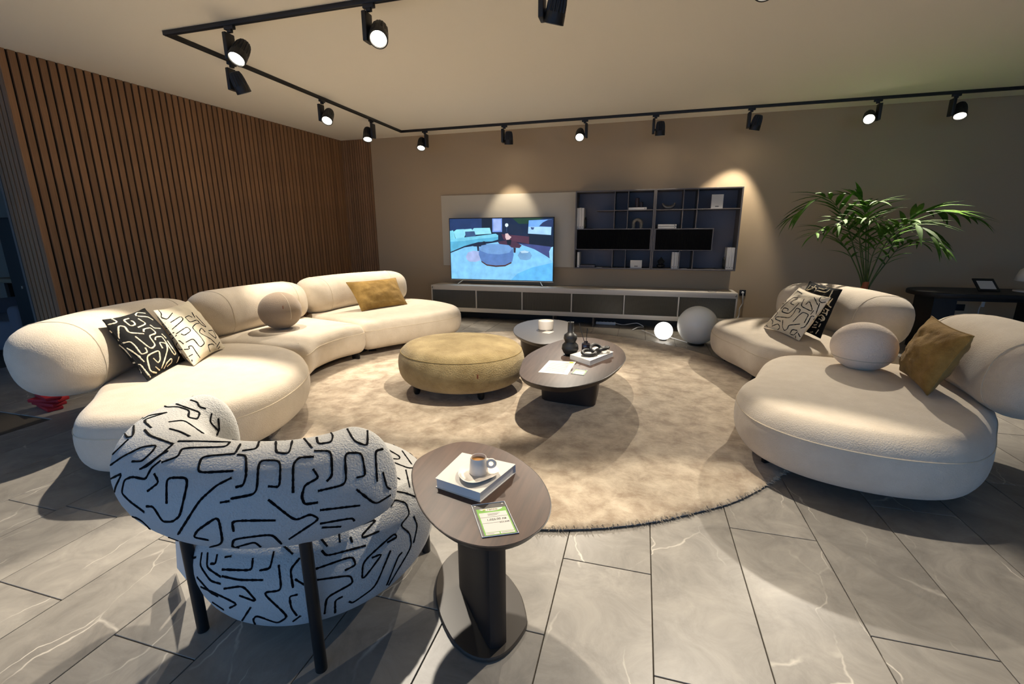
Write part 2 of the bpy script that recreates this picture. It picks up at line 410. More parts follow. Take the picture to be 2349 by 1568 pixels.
# ------------------------------------------------------------------ the room
H = 2.95; YB = 7.27
fl = structure(MB().span((-11, -9, -.12), (6.6, YB+.15, -.008)).obj('floor', GROUT, smooth=0))
PW, PL = .3735, 1.29
pm = MB().box((0, 0, -.004), (PW-.004, PL-.004, .008), .0012, seg=1)
pme = bpy.data.meshes.new('plank'); pme.from_pydata(pm.v, [], pm.f); pme.materials.append(PLANK)
known = {0: 1.717, 1: 1.253, 2: 2.143, 3: 1.614, -1: 1.309, 5: 2.099, 6: 2.978, -6: .957, -7: 1.41}
def plank(x0, x1, y0, y1):
    o = bpy.data.objects.new('plank', pme); COL.objects.link(o); o.parent = fl
    o.location = ((x0+x1)/2, (y0+y1)/2, 0); o.scale = ((x1-x0)/PW, (y1-y0)/PL, 1)
cnt = 0
for c in range(-23, 17):
    x0 = .12+(c-1)*PW; x1 = x0+PW
    y = known.get(c, (1.717-.44*c) % PL)
    ylo = 6.2 if x1 < -6.3 else (2.2 if x1 < -4.2 else (.2 if x1 < -2.6 else -.5))
    while y > ylo: y -= PL
    while y < YB:
        a, b = max(y, ylo), min(y+PL, YB)
        if b-a > .02 and x0 < 6.2 and not (x1 < -5.7 and a > 8):
            plank(x0, x1, a, b); cnt += 1
        y += PL
ceil = structure(MB().span((-11, -4.0, H), (6.6, YB+.15, H+.12)).obj('ceiling', CEIL, smooth=0))
wb = structure(MB().span((-10.6, YB, 0), (6.6, YB+.15, H)).obj('wall_back', WALLP, smooth=0))
structure(MB().span((6.45, -4.0, 0), (6.6, YB, H)).obj('wall_right', WALLP, smooth=0))
structure(MB().span((-10.6, -2.0, 0), (-10.45, YB, H)).obj('wall_far_left', WALLL, smooth=0))
# slatted partition on the left
A = Vector((-5.34, 2.95, 0)); B = Vector((-5.075, 7.27, 0)); D = (B-A).normalized(); Nn = Vector((D.y, -D.x, 0))
wl = structure(MB().add([A-Nn*.02, B-Nn*.02, Vector((-5.72, 7.27, 0)), Vector((-5.70, 2.97, 0))]+[q+Vector((0, 0, H)) for q in (A-Nn*.02, B-Nn*.02, Vector((-5.72, 7.27, 0)), Vector((-5.70, 2.97, 0)))],
     [(0, 1, 5, 4), (1, 2, 6, 5), (2, 3, 7, 6), (3, 0, 4, 7), (4, 5, 6, 7), (3, 2, 1, 0)]).obj('wall_left', FELT, smooth=0))
sm = MB().box((0, 0, H/2), (.052, .022, H-.002), .002, seg=1)
sme = bpy.data.meshes.new('slat'); sme.from_pydata(sm.v, [], sm.f); sme.materials.append(SLAT)
def slat(p, ang, parent, sx=1):
    o = bpy.data.objects.new('slat', sme); COL.objects.link(o); o.parent = parent; o.location = p; o.rotation_euler = (0, 0, ang); o.scale = (sx, 1, 1)
ang = math.atan2(D.y, D.x); k = .028
while k < (B-A).length-.03:
    slat(A+D*k-Nn*.011, ang, wl); k += .0695
k = 0
while k*.045 < .56:
    slat(Vector((-5.078+k*.045, YB-.011, 0)), 0, wb, .68); k += 1
for k in range(6):
    slat(Vector((-5.372-k*.0585, 2.96, 0)), 0, wl, .86)
structure(MB().span((-5.73, 2.95, 0), (-5.70, 2.99, H), .002).obj('trim_1', SHELFF, smooth=0))
structure(MB().span((-4.50, YB-.012, 0), (6.45, YB, .07), .002).obj('baseboard_back', WALLP, smooth=0))

# ------------------------------------------------------------------ lighting track and spots
tr = empty('lighting_track', (-3.70, 3.12, H), 'black rectangular lighting track running along the ceiling', 'track')
tb = .034
TY, TYB, TX = 3.14, 6.84, -3.70
MB().span((TX-tb/2, TY-tb/2, H-.032), (6.4, TY+tb/2, H), .003).obj('rail', BLACKP, tr)
MB().span((TX-tb/2, TY+tb/2, H-.032), (TX+tb/2, TYB-tb/2, H), .003).obj('rail', BLACKP, tr)
MB().span((TX-tb/2, TYB-tb/2, H-.032), (6.4, TYB+tb/2, H), .003).obj('rail', BLACKP, tr)
for a, b in (((TX-.012, TY-.004, H-.0335), (6.4, TY+.004, H-.031)), ((TX-.004, TY, H-.0335), (TX+.004, TYB, H-.031)), ((TX, TYB-.004, H-.0335), (6.4, TYB+.004, H-.031))):
    MB().span(a, b).obj('slot', INK, tr, smooth=0)
def spot(p, along, side, aim, label, power=1.0, cone=62, blend=.35, lit=True):
    """p: point on the track, along: track direction, side: unit vector from gear box to head"""
    p = Vector(p); along = Vector(along); side = Vector(side); aim = Vector(aim)
    t = empty('track_spotlight', p, label, 'spotlight', 'spotlights on the black ceiling track')
    z = H-.032
    sw = Matrix((along, Vector((0, 0, 1)).cross(along), Vector((0, 0, 1)))).transposed()
    MB().box((p.x, p.y, z-.012), (.085, .03, .026), .003, sw).box((p.x, p.y, z-.034), (.036, .026, .022), .003, sw).obj('track_adapter', BLACKP, t)
    bx = Vector((p.x, p.y, z-.14))-side*.022
    sr = Matrix((side, Vector((0, 0, 1)).cross(side), Vector((0, 0, 1)))).transposed()
    MB().box(bx, (.034, .088, .185), .007, sr, 3).obj('gear_box', BLACKP, t)
    hc = bx+side*.088+Vector((0, 0, -.045)); d = (aim-hc).normalized()
    # head: axis along d, lens at +d
    x = d.orthogonal().normalized(); yv = d.cross(x)
    n = 60; rs = []
    for r, s, fin in ((.018, -.105, 0), (.044, -.098, .3), (.055, -.07, 1), (.06, -.03, 1), (.0615, .012, .6), (.063, .022, 0), (.064, .07, 0), (.0635, .074, 0), (.056, .075, 0), (.052, .066, 0)):
        ring = []
        for i in range(n):
            a = 2*PI*i/n; rr = r-(.008*fin if (i//2) % 2 else 0)
            ring.append(hc+d*s+(x*math.cos(a)+yv*math.sin(a))*rr)
        rs.append(ring)
    MB().rings(rs, cap0=True, cap1=False).obj('head', BLACKP, t, smooth=30)
    MB().tube([bx+Vector((0, 0, -.045)), hc-side*.045], .014, 10).obj('pivot', BLACKP, t)
    lens = MB().rings([[hc+d*.062+(x*math.cos(2*PI*i/32)+yv*math.sin(2*PI*i/32))*.053 for i in range(32)], [hc+d*.066+(x*math.cos(2*PI*i/32)+yv*math.sin(2*PI*i/32))*.0525 for i in range(32)]]).obj('lens', LENS, t)
    if lit:
        l = bpy.data.lights.new('spot_beam', 'SPOT'); l.energy = SPOT_W*power; l.color = WARM; l.spot_size = math.radians(cone); l.spot_blend = blend; l.shadow_soft_size = .03
        bp_ = hc+d*.085-CAMP; u_, v_ = 1174.5+F_PX*bp_.dot(rgt)/bp_.dot(fwd), 784+F_PX*bp_.dot(dwn)/bp_.dot(fwd)
        out = not (0 <= u_ <= 2349 and 0 <= v_ <= 1568)
        lo = bpy.data.objects.new('spot_beam_%d_offscreen' % round(p.x*100) if out else 'spot_beam', l); COL.objects.link(lo); l.name = lo.name
        lo.matrix_world = frame(hc+d*.085, x, d.cross(x)) @ Matrix.Rotation(PI, 4, 'X') if False else Matrix.Translation(hc+d*.085) @ (-d).to_track_quat('Z', 'Y').to_matrix().to_4x4()
        lo.parent = t; lo.matrix_parent_inverse = Matrix.Translation(-p)
    return t
XP, XN, YP, YN = (1, 0, 0), (-1, 0, 0), (0, 1, 0), (0, -1, 0)
spot((-3.08, TY, H), XP, XP, (-2.9, 1.1, 0), 'lit spotlight on the front rail beside the track corner over the slatted wall', 1.25)
spot((-1.89, TY, H), XP, XP, (-1.0, 1.15, .5), 'lit spotlight on the front rail, second from the track corner')
spot((-.66, TY, H), XP, XP, (-1.3, 3.9, .3), 'dark backed spotlight on the front rail turned to the ottoman')
spot((.50, TY, H), XP, XP, (.55, 1.2, 0), 'bright spotlight on the front rail facing the bare floor planks', .7)
spot((TX, 3.74, H), YP, XP, (-3.3, 4.7, .4), 'spotlight on the left rail turned away, nearest the front track corner', .5)
spot((TX, 4.98, H), YP, XP, (-3.1, 3.0, .3), 'lit spotlight on the left rail halfway along the slatted wall', .55)
spot((TX, 6.0, H), YP, XN, (-3.35, 5.0, .4), 'lit spotlight on the left rail close to the back wall', .5)
spot((-3.30, TYB, H), XP, XN, (-3.05, 5.5, .4), 'lit spotlight on the back rail beside the slatted wall corner', .55)
spot((-2.03, TYB, H), XP, XP, (-2.1, 7.27, .6), 'spotlight on the back rail turned to the wall above the television', .16, 58, .6)
spot((-.86, TYB, H), XP, XN, (-.75, 4.0, .2), 'lit spotlight on the back rail facing the coffee tables')
spot((.08, TYB, H), XP, XP, (.16, 7.2, .2), 'dark backed spotlight on the back rail above the middle of the wall shelf', .12, 50, .6)
spot((1.24, TYB, H), XP, XP, (.95, 7.27, .85), 'spotlight on the back rail turned to the right end of the wall shelf', .26, 66, .5)
spot((2.60, TYB, H), XP, XN, (1.35, 3.4, .4), 'lit spotlight on the back rail between wall shelf and palm', 1.5)
spot((3.36, TYB, H), XP, XP, (2.88, 5.3, .2), 'lit spotlight on the back rail above the palm', .8, 44)

# ------------------------------------------------------------------ rug
RC, RR = Vector((-.95, 4.05)), 2.25
n = 160; rr = random.Random(5)
edge = [RR+.012*noise.noise(Vector((math.cos(a)*6, math.sin(a)*6, 0))) for a in (2*PI*i/n for i in range(n))]
def rring(s, z): return [Vector((RC.x+(edge[i]-s)*math.cos(2*PI*i/n), RC.y+(edge[i]-s)*math.sin(2*PI*i/n), z)) for i in range(n)]
rg = MB().rings([rring(.01, 0), rring(0, .012), rring(.012, .022), rring(.05, .025), rring(.6, .025), rring(1.4, .025)]).obj('rug', RUG, origin=(RC.x, RC.y, 0), smooth=60)
tag(rg, 'round beige viscose rug with mottled pile and frayed edge', 'rug')
fr = MB()
for i in range(2600):
    a = rr.random()*2*PI; r0 = RR-.015+rr.random()*.012; p = Vector((RC.x+r0*math.cos(a), RC.y+r0*math.sin(a), .008+rr.random()*.016))
    a2 = a+rr.uniform(-.7, .7); l = rr.uniform(.012, .032); q = p+Vector((math.cos(a2)*l, math.sin(a2)*l, rr.uniform(-.008, .008))); q.z = max(q.z, .002)
    sd = Vector((-math.sin(a), math.cos(a), 0))*.003; up = Vector((0, 0, .004))
    fr.add([p-sd, p+sd, p+up, q], [(0, 1, 3), (1, 2, 3), (2, 0, 3)])
fr.obj('fringe', RUGF, rg, smooth=0, kind='stuff')

# ------------------------------------------------------------------ sofas
def foot(p, parent, h=.11, name='leg', ang=0):
    R = Matrix.Rotation(ang, 3, 'Z')
    zb = .0251 if (Vector((p[0], p[1]))-RC).length < RR+.05 else 0
    mb = MB().box((p[0], p[1], (zb+h)/2), (.09, .03, h-zb), .006, R); return mb.obj(name, BLACKM, parent)
def seat(outline, parent, z0=.10, z1=.43, ab=.10, at=.12, p=2.3, seamphi=.42):
    mb, rs, info = soft(outline, z0, z1, ab, at, p)
    o = mb.obj('seat', BOUCLE, parent, smooth=80)
    k = min(range(len(info)), key=lambda i: abs(info[i]-seamphi))
    MB().tube(rs[k], .0035, 5, True).obj('seam', SEAM, o)
    return o
def back(path, parent, z0=.40, z1=.86, ht=.22, lean=.12, endlen=.3, seams=(.16, .84)):
    mb, rs, us = roll(path, z0, z1, ht, lean, endlen)
    o = mb.obj('backrest', BOUCLE, parent, smooth=80)
    for s in seams:
        k = min(range(len(us)), key=lambda i: abs(us[i]-s)); MB().tube(rs[k], .0035, 5, True).obj('seam', SEAM, o)
    return o
LS = empty('sectional_sofa', (-3.2, 3.6, 0), 'long curved cream boucle sofa of three modules beside the slatted wall', 'sofa')
seat([(-2.84, 1.53), (-2.56, 1.62), (-2.34, 1.80), (-2.23, 2.15), (-2.32, 2.58), (-2.55, 2.95), (-2.86, 3.2), (-3.25, 3.30), (-3.65, 3.24), (-3.92, 2.95), (-3.88, 2.6), (-3.62, 2.15), (-3.27, 1.82), (-3.05, 1.61)], LS)
seat([(-2.86, 3.30), (-2.97, 3.62), (-2.98, 3.95), (-2.90, 4.26), (-3.05, 4.36), (-3.5, 4.48), (-3.95, 4.56), (-4.10, 4.2), (-4.12, 3.7), (-4.02, 3.24), (-3.5, 3.24), (-3.05, 3.20)], LS)
seat([(-2.92, 4.33), (-2.72, 4.62), (-2.46, 5.02), (-2.29, 5.42), (-2.36, 5.76), (-2.62, 6.02), (-2.98, 6.22), (-3.4, 6.3), (-3.75, 6.1), (-3.98, 5.6), (-4.04, 5.1), (-4.0, 4.62), (-3.5, 4.5), (-3.12, 4.38)], LS)
back([(-3.46, 1.73), (-3.62, 2.02), (-3.84, 2.42), (-3.96, 2.85), (-3.98, 3.22)], LS, z0=.365, ht=.24, endlen=.34)
back([(-3.96, 3.22), (-4.02, 3.6), (-4.01, 4.05), (-3.93, 4.6)], LS)
back([(-3.93, 4.62), (-3.96, 5.1), (-3.82, 5.65), (-3.42, 6.2)], LS)
for x, y, a in ((-3.05, 3.42, .3), (-3.03, 4.26, 0), (-3.05, 4.62, .6), (-2.75, 5.5, .5), (-2.6, 2.0, .8), (-2.75, 2.85, .6), (-3.3, 1.8, 0), (-3.8, 4.4, 0), (-3.75, 3.3, 0), (-3.6, 6.0, 0)):
    foot((x, y), LS, ang=a)
MB().box((-3.865, 1.70, .60), (.006, .03, .014), .001).obj('brand_tab', LEATHER, LS)
RS = empty('sectional_sofa', (1.5, 4.0, 0), 'curved cream boucle sofa of two modules below the palm', 'sofa')
seat([(.64, 2.95), (.70, 2.70), (.90, 2.50), (1.2, 2.40), (1.5, 2.42), (1.71, 2.57), (1.90, 2.86), (2.08, 3.18), (2.18, 3.55), (2.0, 3.92), (1.55, 4.06), (1.2, 4.06), (.98, 3.86), (.82, 3.45), (.68, 3.2)], RS, z1=.44)
seat([(1.04, 4.32), (.94, 4.66), (.82, 5.0), (.80, 5.35), (.95, 5.68), (1.28, 5.86), (1.7, 5.86), (2.08, 5.6), (2.2, 5.1), (2.18, 4.5), (2.0, 4.12), (1.6, 4.10), (1.25, 4.12)], RS, z1=.43)
back([(1.50, 5.68), (1.86, 5.50), (2.02, 5.0), (2.02, 4.36)], RS, ht=.22, endlen=.36)
back([(2.14, 3.98), (2.15, 3.6), (2.10, 3.15), (1.99, 2.72)], RS, ht=.245, endlen=.36)
for x, y, a in ((.83, 2.86, .5), (1.55, 2.72, 0), (1.1, 4.5, .3), (1.0, 5.3, 0), (1.9, 3.6, 0), (2.0, 5.2, 0), (1.15, 3.85, .4)):
    foot((x, y), RS, ang=a)
# ------------------------------------------------------------------ cushions
def pillow(name, bl, br, tl, tr, T, m, label, wr=1.0, shrink=.07, group='scatter cushions on the sofas'):
    bl, br, tl, tr = map(Vector, (bl, br, tl, tr)); nz = ((br-bl)+(tr-tl)).cross((tl-bl)+(tr-br)).normalized()
    if nz.dot(CAMP-(bl+br+tl+tr)/4) < 0: nz = -nz
    N = 30; mb = MB(); seed = random.random()*50
    def P(i, j, sg):
        u, v = i/N*2-1, j/N*2-1
        uu = u*(1-shrink*(1-v*v)*abs(u)); vv = v*(1-shrink*(1-u*u)*abs(v))
        a, b = (uu+1)/2, (vv+1)/2; q = bl*(1-a)*(1-b)+br*a*(1-b)+tl*(1-a)*b+tr*a*b
        t = T*max(0, (1-u**2))**.5*max(0, (1-v**2))**.5
        ed = (1-max(abs(u), abs(v)))
        wn = noise.noise(Vector((u*2.3+seed, v*2.3, sg)))*.012*wr*min(1, ed*4)+noise.noise(Vector((u*6+seed, v*6, sg)))*.005*wr*min(1, ed*4)
        return q+nz*sg*(t+wn+.004)
    for sg in (1, -1):
        vs = [P(i, j, sg) for j in range(N+1) for i in range(N+1)]; fs = []
        for j in range(N):
            for i in range(N):
                f = (j*(N+1)+i, j*(N+1)+i+1, (j+1)*(N+1)+i+1, (j+1)*(N+1)+i); fs.append(f if sg > 0 else f[::-1])
        mb.add(vs, fs)
    per = [(i, 0) for i in range(N)]+[(N, j) for j in range(N)]+[(N-i, N) for i in range(N)]+[(0, N-j) for j in range(N)]
    mb.rings([[P(i, j, 1) for i, j in per], [P(i, j, -1) for i, j in per]], cap0=False, cap1=False)
    c = (bl+br)/2
    o = mb.obj(name, m, origin=c, smooth=80); tag(o, label, 'cushion', group)
    MB().tube([P(i, j, 0) for i, j in per], .005, 6, True).obj('piping', m, o)
    return o
def z6(x, y): return (200+x/6.909, 680+y/6.909)
def z7(x, y): return (1730+x/8.709, 620+y/8.709)
pb = pillow('patterned_cushion', (-3.14, 2.12, .45), (-3.36, 2.56, .45), (-3.50, 2.16, .835), (-3.73, 2.60, .835), .08, PILLOWB, 'black cushion with ivory line pattern leaning on the long sofa')
BL = [[(215, 390), (270, 350), (370, 340), (490, 405), (300, 455)], [(660, 345), (570, 370), (690, 470), (770, 440), (720, 385), (690, 390)], [(500, 700), (490, 460), (600, 475), (655, 570), (900, 590)],
      [(230, 540), (350, 580), (400, 680), (460, 800), (420, 830)], [(810, 350), (940, 430), (800, 490)], [(900, 560), (890, 515), (1000, 490), (1100, 580), (975, 620), (1085, 770), (1010, 830), (760, 630)],
      [(545, 745), (680, 710), (760, 780), (860, 920), (960, 880), (920, 810)], [(1080, 690), (1080, 640), (1180, 630), (1260, 740), (1380, 930), (1410, 900), (1270, 700)],
      [(1195, 820), (1140, 720), (1250, 740), (1275, 830), (1220, 1030), (1175, 1135)], [(475, 740), (590, 830), (710, 965)], [(625, 820), (700, 860), (800, 930), (905, 1035)],
      [(515, 940), (470, 880), (540, 840), (600, 960), (680, 1065), (770, 1040)], [(1045, 975), (1125, 1055), (1160, 1000), (1140, 845), (940, 940), (1000, 1190), (1150, 1215), (1165, 1180), (1080, 1110)],
      [(800, 1080), (840, 1070), (940, 1200), (1015, 1295)], [(830, 1130), (865, 1200), (820, 1260), (850, 1300)], [(1195, 1180), (1260, 1050), (1340, 970), (1340, 1040), (1260, 1110)],
      [(790, 310), (760, 290), (790, 250), (920, 265)], [(800, 310), (960, 320), (1040, 370)], [(360, 540), (400, 575)], [(1000, 450), (1060, 500), (1160, 505)], [(320, 690), (380, 770)], [(1180, 590), (1250, 660)], [(1310, 1100), (1420, 1050), (1460, 950)], [(520, 950), (600, 1050), (665, 1125)], [(300, 640), (250, 590)]]
ribbons('embroidery', BL, YARNW, pb, bvh(pb), .0115, z6, step=3)
pw = pillow('patterned_cushion', (-3.16, 2.47, .45), (-3.42, 2.97, .45), (-3.58, 2.56, .83), (-3.80, 3.02, .83), .085, PILLOWW, 'ivory cushion with thin black line pattern leaning on the long sofa', 1.3)
WL = [[(1130, 215), (1180, 270), (1170, 330), (1270, 360), (1350, 260)], [(1320, 410), (1480, 310), (1530, 360), (1350, 515)], [(1550, 330), (1630, 410), (1740, 365), (1800, 440), (1900, 495), (1720, 300)], [(1660, 250), (1705, 330)],
      [(1410, 590), (1580, 475), (1650, 540), (1540, 615), (1490, 590)], [(1770, 425), (1720, 430), (1660, 490), (1800, 640), (1865, 740), (1790, 805), (1680, 660), (1560, 725)], [(1870, 560), (1805, 490), (1770, 570), (1960, 670), (2045, 755)],
      [(1290, 490), (1210, 520), (1260, 625), (1380, 565)], [(1530, 750), (1450, 685), (1400, 800), (1480, 840), (1630, 830), (1600, 790), (1660, 775), (1720, 870), (1785, 965)], [(1310, 690), (1420, 610)], [(1560, 975), (1670, 915)],
      [(1550, 330), (1610, 300), (1665, 330)], [(1920, 540), (1990, 530), (2045, 640), (2040, 665), (1920, 570)], [(1945, 870), (1910, 765), (1990, 745), (2010, 770)], [(2050, 800), (2110, 700)], [(1890, 915), (1870, 970), (1820, 980), (1860, 1025)], [(2060, 850), (2100, 790)], [(1100, 380), (1160, 460), (1240, 415)], [(1660, 1060), (1660, 1000)], [(2150, 770), (2180, 760)]]
ribbons('embroidery', WL, YARNB, pw, bvh(pw), .0078, z6, step=3)
pillow('lumbar_cushion', (-3.36, 4.92, .45), (-3.08, 5.58, .45), (-3.62, 5.02, .79), (-3.30, 5.70, .79), .075, OLIVE, 'rectangular olive velvet cushion on the far module of the long sofa', 1.0, .05)
prb = pillow('patterned_cushion', (1.46, 5.12, .465), (1.60, 4.575, .465), (1.645, 5.18, .915), (1.72, 4.615, .90), .045, PILLOWB, 'black cushion with ivory line pattern tucked behind an ivory one')
BR = [[(890, 310), (960, 240), (1040, 260), (1030, 310), (940, 350)], [(960, 370), (1040, 390), (1130, 290)], [(1060, 390), (1180, 360), (1230, 300)], [(1250, 400), (1440, 440), (1560, 340)], [(1560, 410), (1500, 540), (1450, 720), (1570, 560)], [(1290, 910), (1350, 880), (1410, 950), (1380, 1010), (1290, 960)], [(1230, 1020), (1280, 1050)], [(1160, 1130), (1250, 1140)], [(1000, 1250), (1180, 1225)], [(1230, 1260), (1290, 1180)], [(1470, 780), (1440, 900)], [(1390, 780), (1400, 820)], [(1330, 1060), (1290, 1130)], [(1150, 330), (1250, 350), (1210, 420)], [(1290, 350), (1400, 380), (1480, 340)], [(1600, 340), (1540, 470)], [(1520, 600), (1480, 700), (1540, 740)], [(1420, 760), (1500, 800)], [(1360, 840), (1440, 860)], [(1350, 930), (1380, 990), (1330, 1010)], [(1190, 1090), (1260, 1080)], [(1090, 1270), (1160, 1280)]]
ribbons('embroidery', BR, YARNW, prb, bvh(prb), .0115, z7, step=3)
prw = pillow('patterned_cushion', (1.26, 5.08, .45), (1.41, 4.50, .45), (1.52, 5.06, .86), (1.60, 4.50, .84), .07, PILLOWW, 'ivory cushion with black line pattern below the palm', 1.3)
WR = [[(720, 400), (630, 640), (525, 690)], [(960, 460), (830, 390), (745, 420), (810, 500)], [(475, 770), (530, 770), (650, 640), (780, 540), (880, 545)], [(870, 570), (780, 600), (720, 660), (800, 690)], [(900, 650), (800, 760), (690, 865), (545, 825), (600, 740), (690, 770), (670, 805)],
      [(1000, 570), (930, 710), (1150, 820), (1160, 770), (1110, 610), (1030, 680)], [(1200, 540), (1270, 690)], [(1430, 540), (1340, 525), (1290, 600), (1350, 650), (1430, 630)], [(1310, 650), (1230, 880), (1280, 905)], [(890, 850), (930, 780), (850, 745), (790, 860), (710, 950), (450, 920), (415, 970), (530, 1015)],
      [(775, 1025), (900, 890), (980, 830), (1090, 880), (1040, 970), (1000, 1050)], [(575, 990), (565, 1120), (600, 1205), (665, 1170), (690, 1090), (920, 1070)], [(1190, 990), (1210, 920), (1140, 905), (1080, 1030), (1010, 1130), (930, 1150)], [(355, 1110), (480, 1060), (520, 1140), (460, 1190), (490, 1260)],
      [(515, 1250), (600, 1255), (600, 1340)], [(865, 1200), (760, 1175), (710, 1270), (790, 1295), (870, 1220)], [(830, 1300), (830, 1360), (780, 1420)], [(410, 815), (480, 840), (410, 930), (360, 910)], [(315, 970), (380, 1000), (360, 1080)], [(880, 1250), (915, 1335), (1020, 1250)], [(1190, 800), (1130, 880)], [(245, 1100), (275, 1120)], [(370, 1205), (410, 1180)]]
ribbons('embroidery', WR, YARNB, prw, bvh(prw), .0082, z7, step=3)
pillow('square_cushion', (1.775, 3.62, .465), (1.665, 3.07, .465), (1.845, 3.53, .86), (1.775, 3.0, .84), .085, OLIVE, 'square olive velvet cushion beside the pale ball cushion', 1.6)
bo = MB().ball((-3.56, 3.80, .63), .205, .205, .19).obj('ball_cushion', BALLTAUPE, origin=(-3.56, 3.8, .42), smooth=80); tag(bo, 'round taupe boucle ball cushion on the middle of the long sofa', 'cushion', 'scatter cushions on the sofas')
arc = [Vector((-3.56, 3.8, .63))+Vector((.207*math.cos(t)*.94, .207*math.cos(t)*-.34, .187*math.sin(t))) for t in [x*.1-.4 for x in range(22)]]
MB().tube(arc, .003, 5).obj('seam', SEAM, bo)
MB().box((-3.405, 3.675, .69), (.006, .014, .03), .001, Matrix.Rotation(.6, 3, 'Z')).obj('tag', LEATHER, bo)
bo = MB().ball((1.565, 3.69, .602), .198, .195, .172).obj('ball_cushion', BALLPINK, origin=(1.57, 3.68, .43), smooth=80); tag(bo, 'oval pale teddy ball cushion beside an olive cushion', 'cushion', 'scatter cushions on the sofas')
MB().tube([Vector((1.565+.18*math.cos(t), 3.69+.177*math.sin(t), .53)) for t in [2*PI*k/60 for k in range(60)]], .003, 5, True).obj('seam', SEAM, bo)

# ------------------------------------------------------------------ patterned armchair
CH = empty('lounge_chair', (-1.2, 1.35, 0), 'rounded lounge chair in white boucle with black squiggle lines', 'armchair')
ol = [(-1.22+.455*math.cos(t), 1.405+.47*math.sin(t)) for t in [2*PI*k/16 for k in range(16)]]
mb, rs, info = soft(ol, .065, .43, .15, .16, 2.1, .02, n=96)
cs = mb.obj('seat', CHAIRFAB, CH, smooth=80)
pth = [(-1.64, 1.36), (-1.655, 1.2), (-1.565, 1.06), (-1.38, .985), (-1.18, .975), (-1.0, 1.035), (-.89, 1.14), (-.855, 1.245)]
mb, rs, us = roll(pth, .462, .775, .145, .0, .075, n=64, m=40, p=2.2, endp=3.6, hp=1)
cb = mb.obj('backrest', CHAIRFAB, CH, smooth=80)
for x, y, ang_ in ((-1.455, 1.0, 0), (-.938, .985, 0), (-.86, 1.60, 0), (-1.52, 1.62, 0)):
    MB().tube([(x, y, 0), (x, y, .5 if y < 1.2 else .2)], .019, 16).obj('leg', BLACKM, CH)
MB().box((-1.37, 1.10, .14), (.16, .03, .03), .004, Matrix.Rotation(.9, 3, 'Z')).obj('leg_bracket', BLACKM, CH)
MB().box((-1.03, 1.09, .14), (.16, .03, .03), .004, Matrix.Rotation(-.9, 3, 'Z')).obj('leg_bracket', BLACKM, CH)
ccd = [on_y(402, 1235, 1.20), on_y(432, 1235, 1.12), on_y(431, 1334, 1.12), on_y(406, 1302, 1.20)]
MB().add(ccd+[p+Vector((.0006, .0008, 0)) for p in ccd], [(3, 2, 1, 0), (4, 5, 6, 7), (0, 1, 5, 4), (1, 2, 6, 5), (2, 3, 7, 6), (3, 0, 4, 7)]).obj('care_card', WHITEP, CH, smooth=0)
def z5(x, y): return (150+x/2.279, 880+y/2.279)
CB = [[(605, 85), (540, 90), (510, 105), (525, 122), (590, 120), (650, 140), (640, 175), (690, 185), (705, 150), (650, 130), (580, 105)], [(655, 85), (690, 95), (700, 120), (735, 130)], [(530, 150), (405, 190), (450, 230)], [(405, 185), (440, 165), (530, 150)],
      [(300, 235), (320, 280), (355, 275), (360, 190)], [(415, 240), (440, 270), (565, 315)], [(560, 318), (500, 370), (395, 445)], [(860, 305), (840, 330), (610, 335), (590, 380), (505, 410)], [(590, 300), (680, 300), (860, 305)], [(215, 440), (300, 380), (400, 330), (480, 320), (450, 360), (400, 405), (350, 405)],
      [(390, 445), (430, 430), (500, 370), (540, 350)], [(235, 582), (212, 550), (228, 500), (300, 465), (262, 540), (255, 600)], [(465, 470), (490, 515), (430, 560)], [(415, 670), (340, 615), (295, 570), (310, 500), (350, 485), (420, 500), (450, 440), (500, 400)],
      [(530, 625), (530, 490), (645, 490), (600, 690), (560, 720), (510, 720), (460, 640), (425, 640)], [(590, 785), (700, 610), (790, 530), (870, 490)], [(890, 365), (710, 380), (690, 465), (880, 455)], [(900, 370), (945, 375), (945, 480), (930, 530), (890, 540)],
      [(865, 600), (1000, 575), (1010, 400), (1125, 400), (1120, 540), (1060, 535)], [(810, 620), (860, 612)], [(1100, 275), (1100, 360), (1170, 365), (1190, 280)], [(890, 360), (915, 315)], [(925, 350), (1000, 340), (1015, 295)], [(1190, 570), (1190, 420), (1220, 385), (1300, 380)],
      [(1230, 265), (1290, 335)], [(1370, 235), (1400, 270), (1390, 305), (1320, 315), (1310, 260), (1345, 245)], [(1300, 350), (1390, 350), (1395, 480), (1365, 510)], [(1295, 445), (1325, 490), (1250, 530), (1235, 590), (1250, 630), (1320, 620)], [(1320, 560), (1470, 525), (1460, 360), (1550, 360), (1570, 480), (1520, 490)],
      [(1465, 220), (1510, 300), (1580, 325), (1580, 230), (1550, 200)], [(1660, 340), (1620, 350), (1630, 510)], [(1600, 200), (1645, 270)], [(1060, 605), (1200, 715), (1280, 680), (1330, 705), (1170, 810)], [(1330, 660), (1540, 635)], [(1520, 550), (1620, 630), (1700, 580)],
      [(880, 770), (870, 715), (1100, 713)], [(750, 815), (670, 800), (690, 765), (800, 690), (825, 835), (720, 860)], [(540, 800), (650, 840), (560, 815)], [(1130, 835), (1080, 785), (880, 810), (870, 850), (910, 855)], [(900, 850), (990, 825), (1020, 850)], [(1330, 730), (1500, 700), (1510, 715)], [(1340, 750), (1440, 745)],
      [(540, 840), (500, 820), (400, 710), (290, 670), (290, 640)], [(280, 630), (310, 640)], [(215, 645), (260, 650)], [(258, 310), (245, 345), (262, 350)], [(205, 400), (195, 440)], [(765, 155), (755, 200), (800, 245)], [(545, 235), (600, 250), (650, 275)], [(540, 200), (620, 190), (720, 260)], [(800, 180), (805, 240), (790, 270)], [(240, 360), (215, 400), (330, 290)], [(1660, 460), (1680, 540), (1700, 550)]]
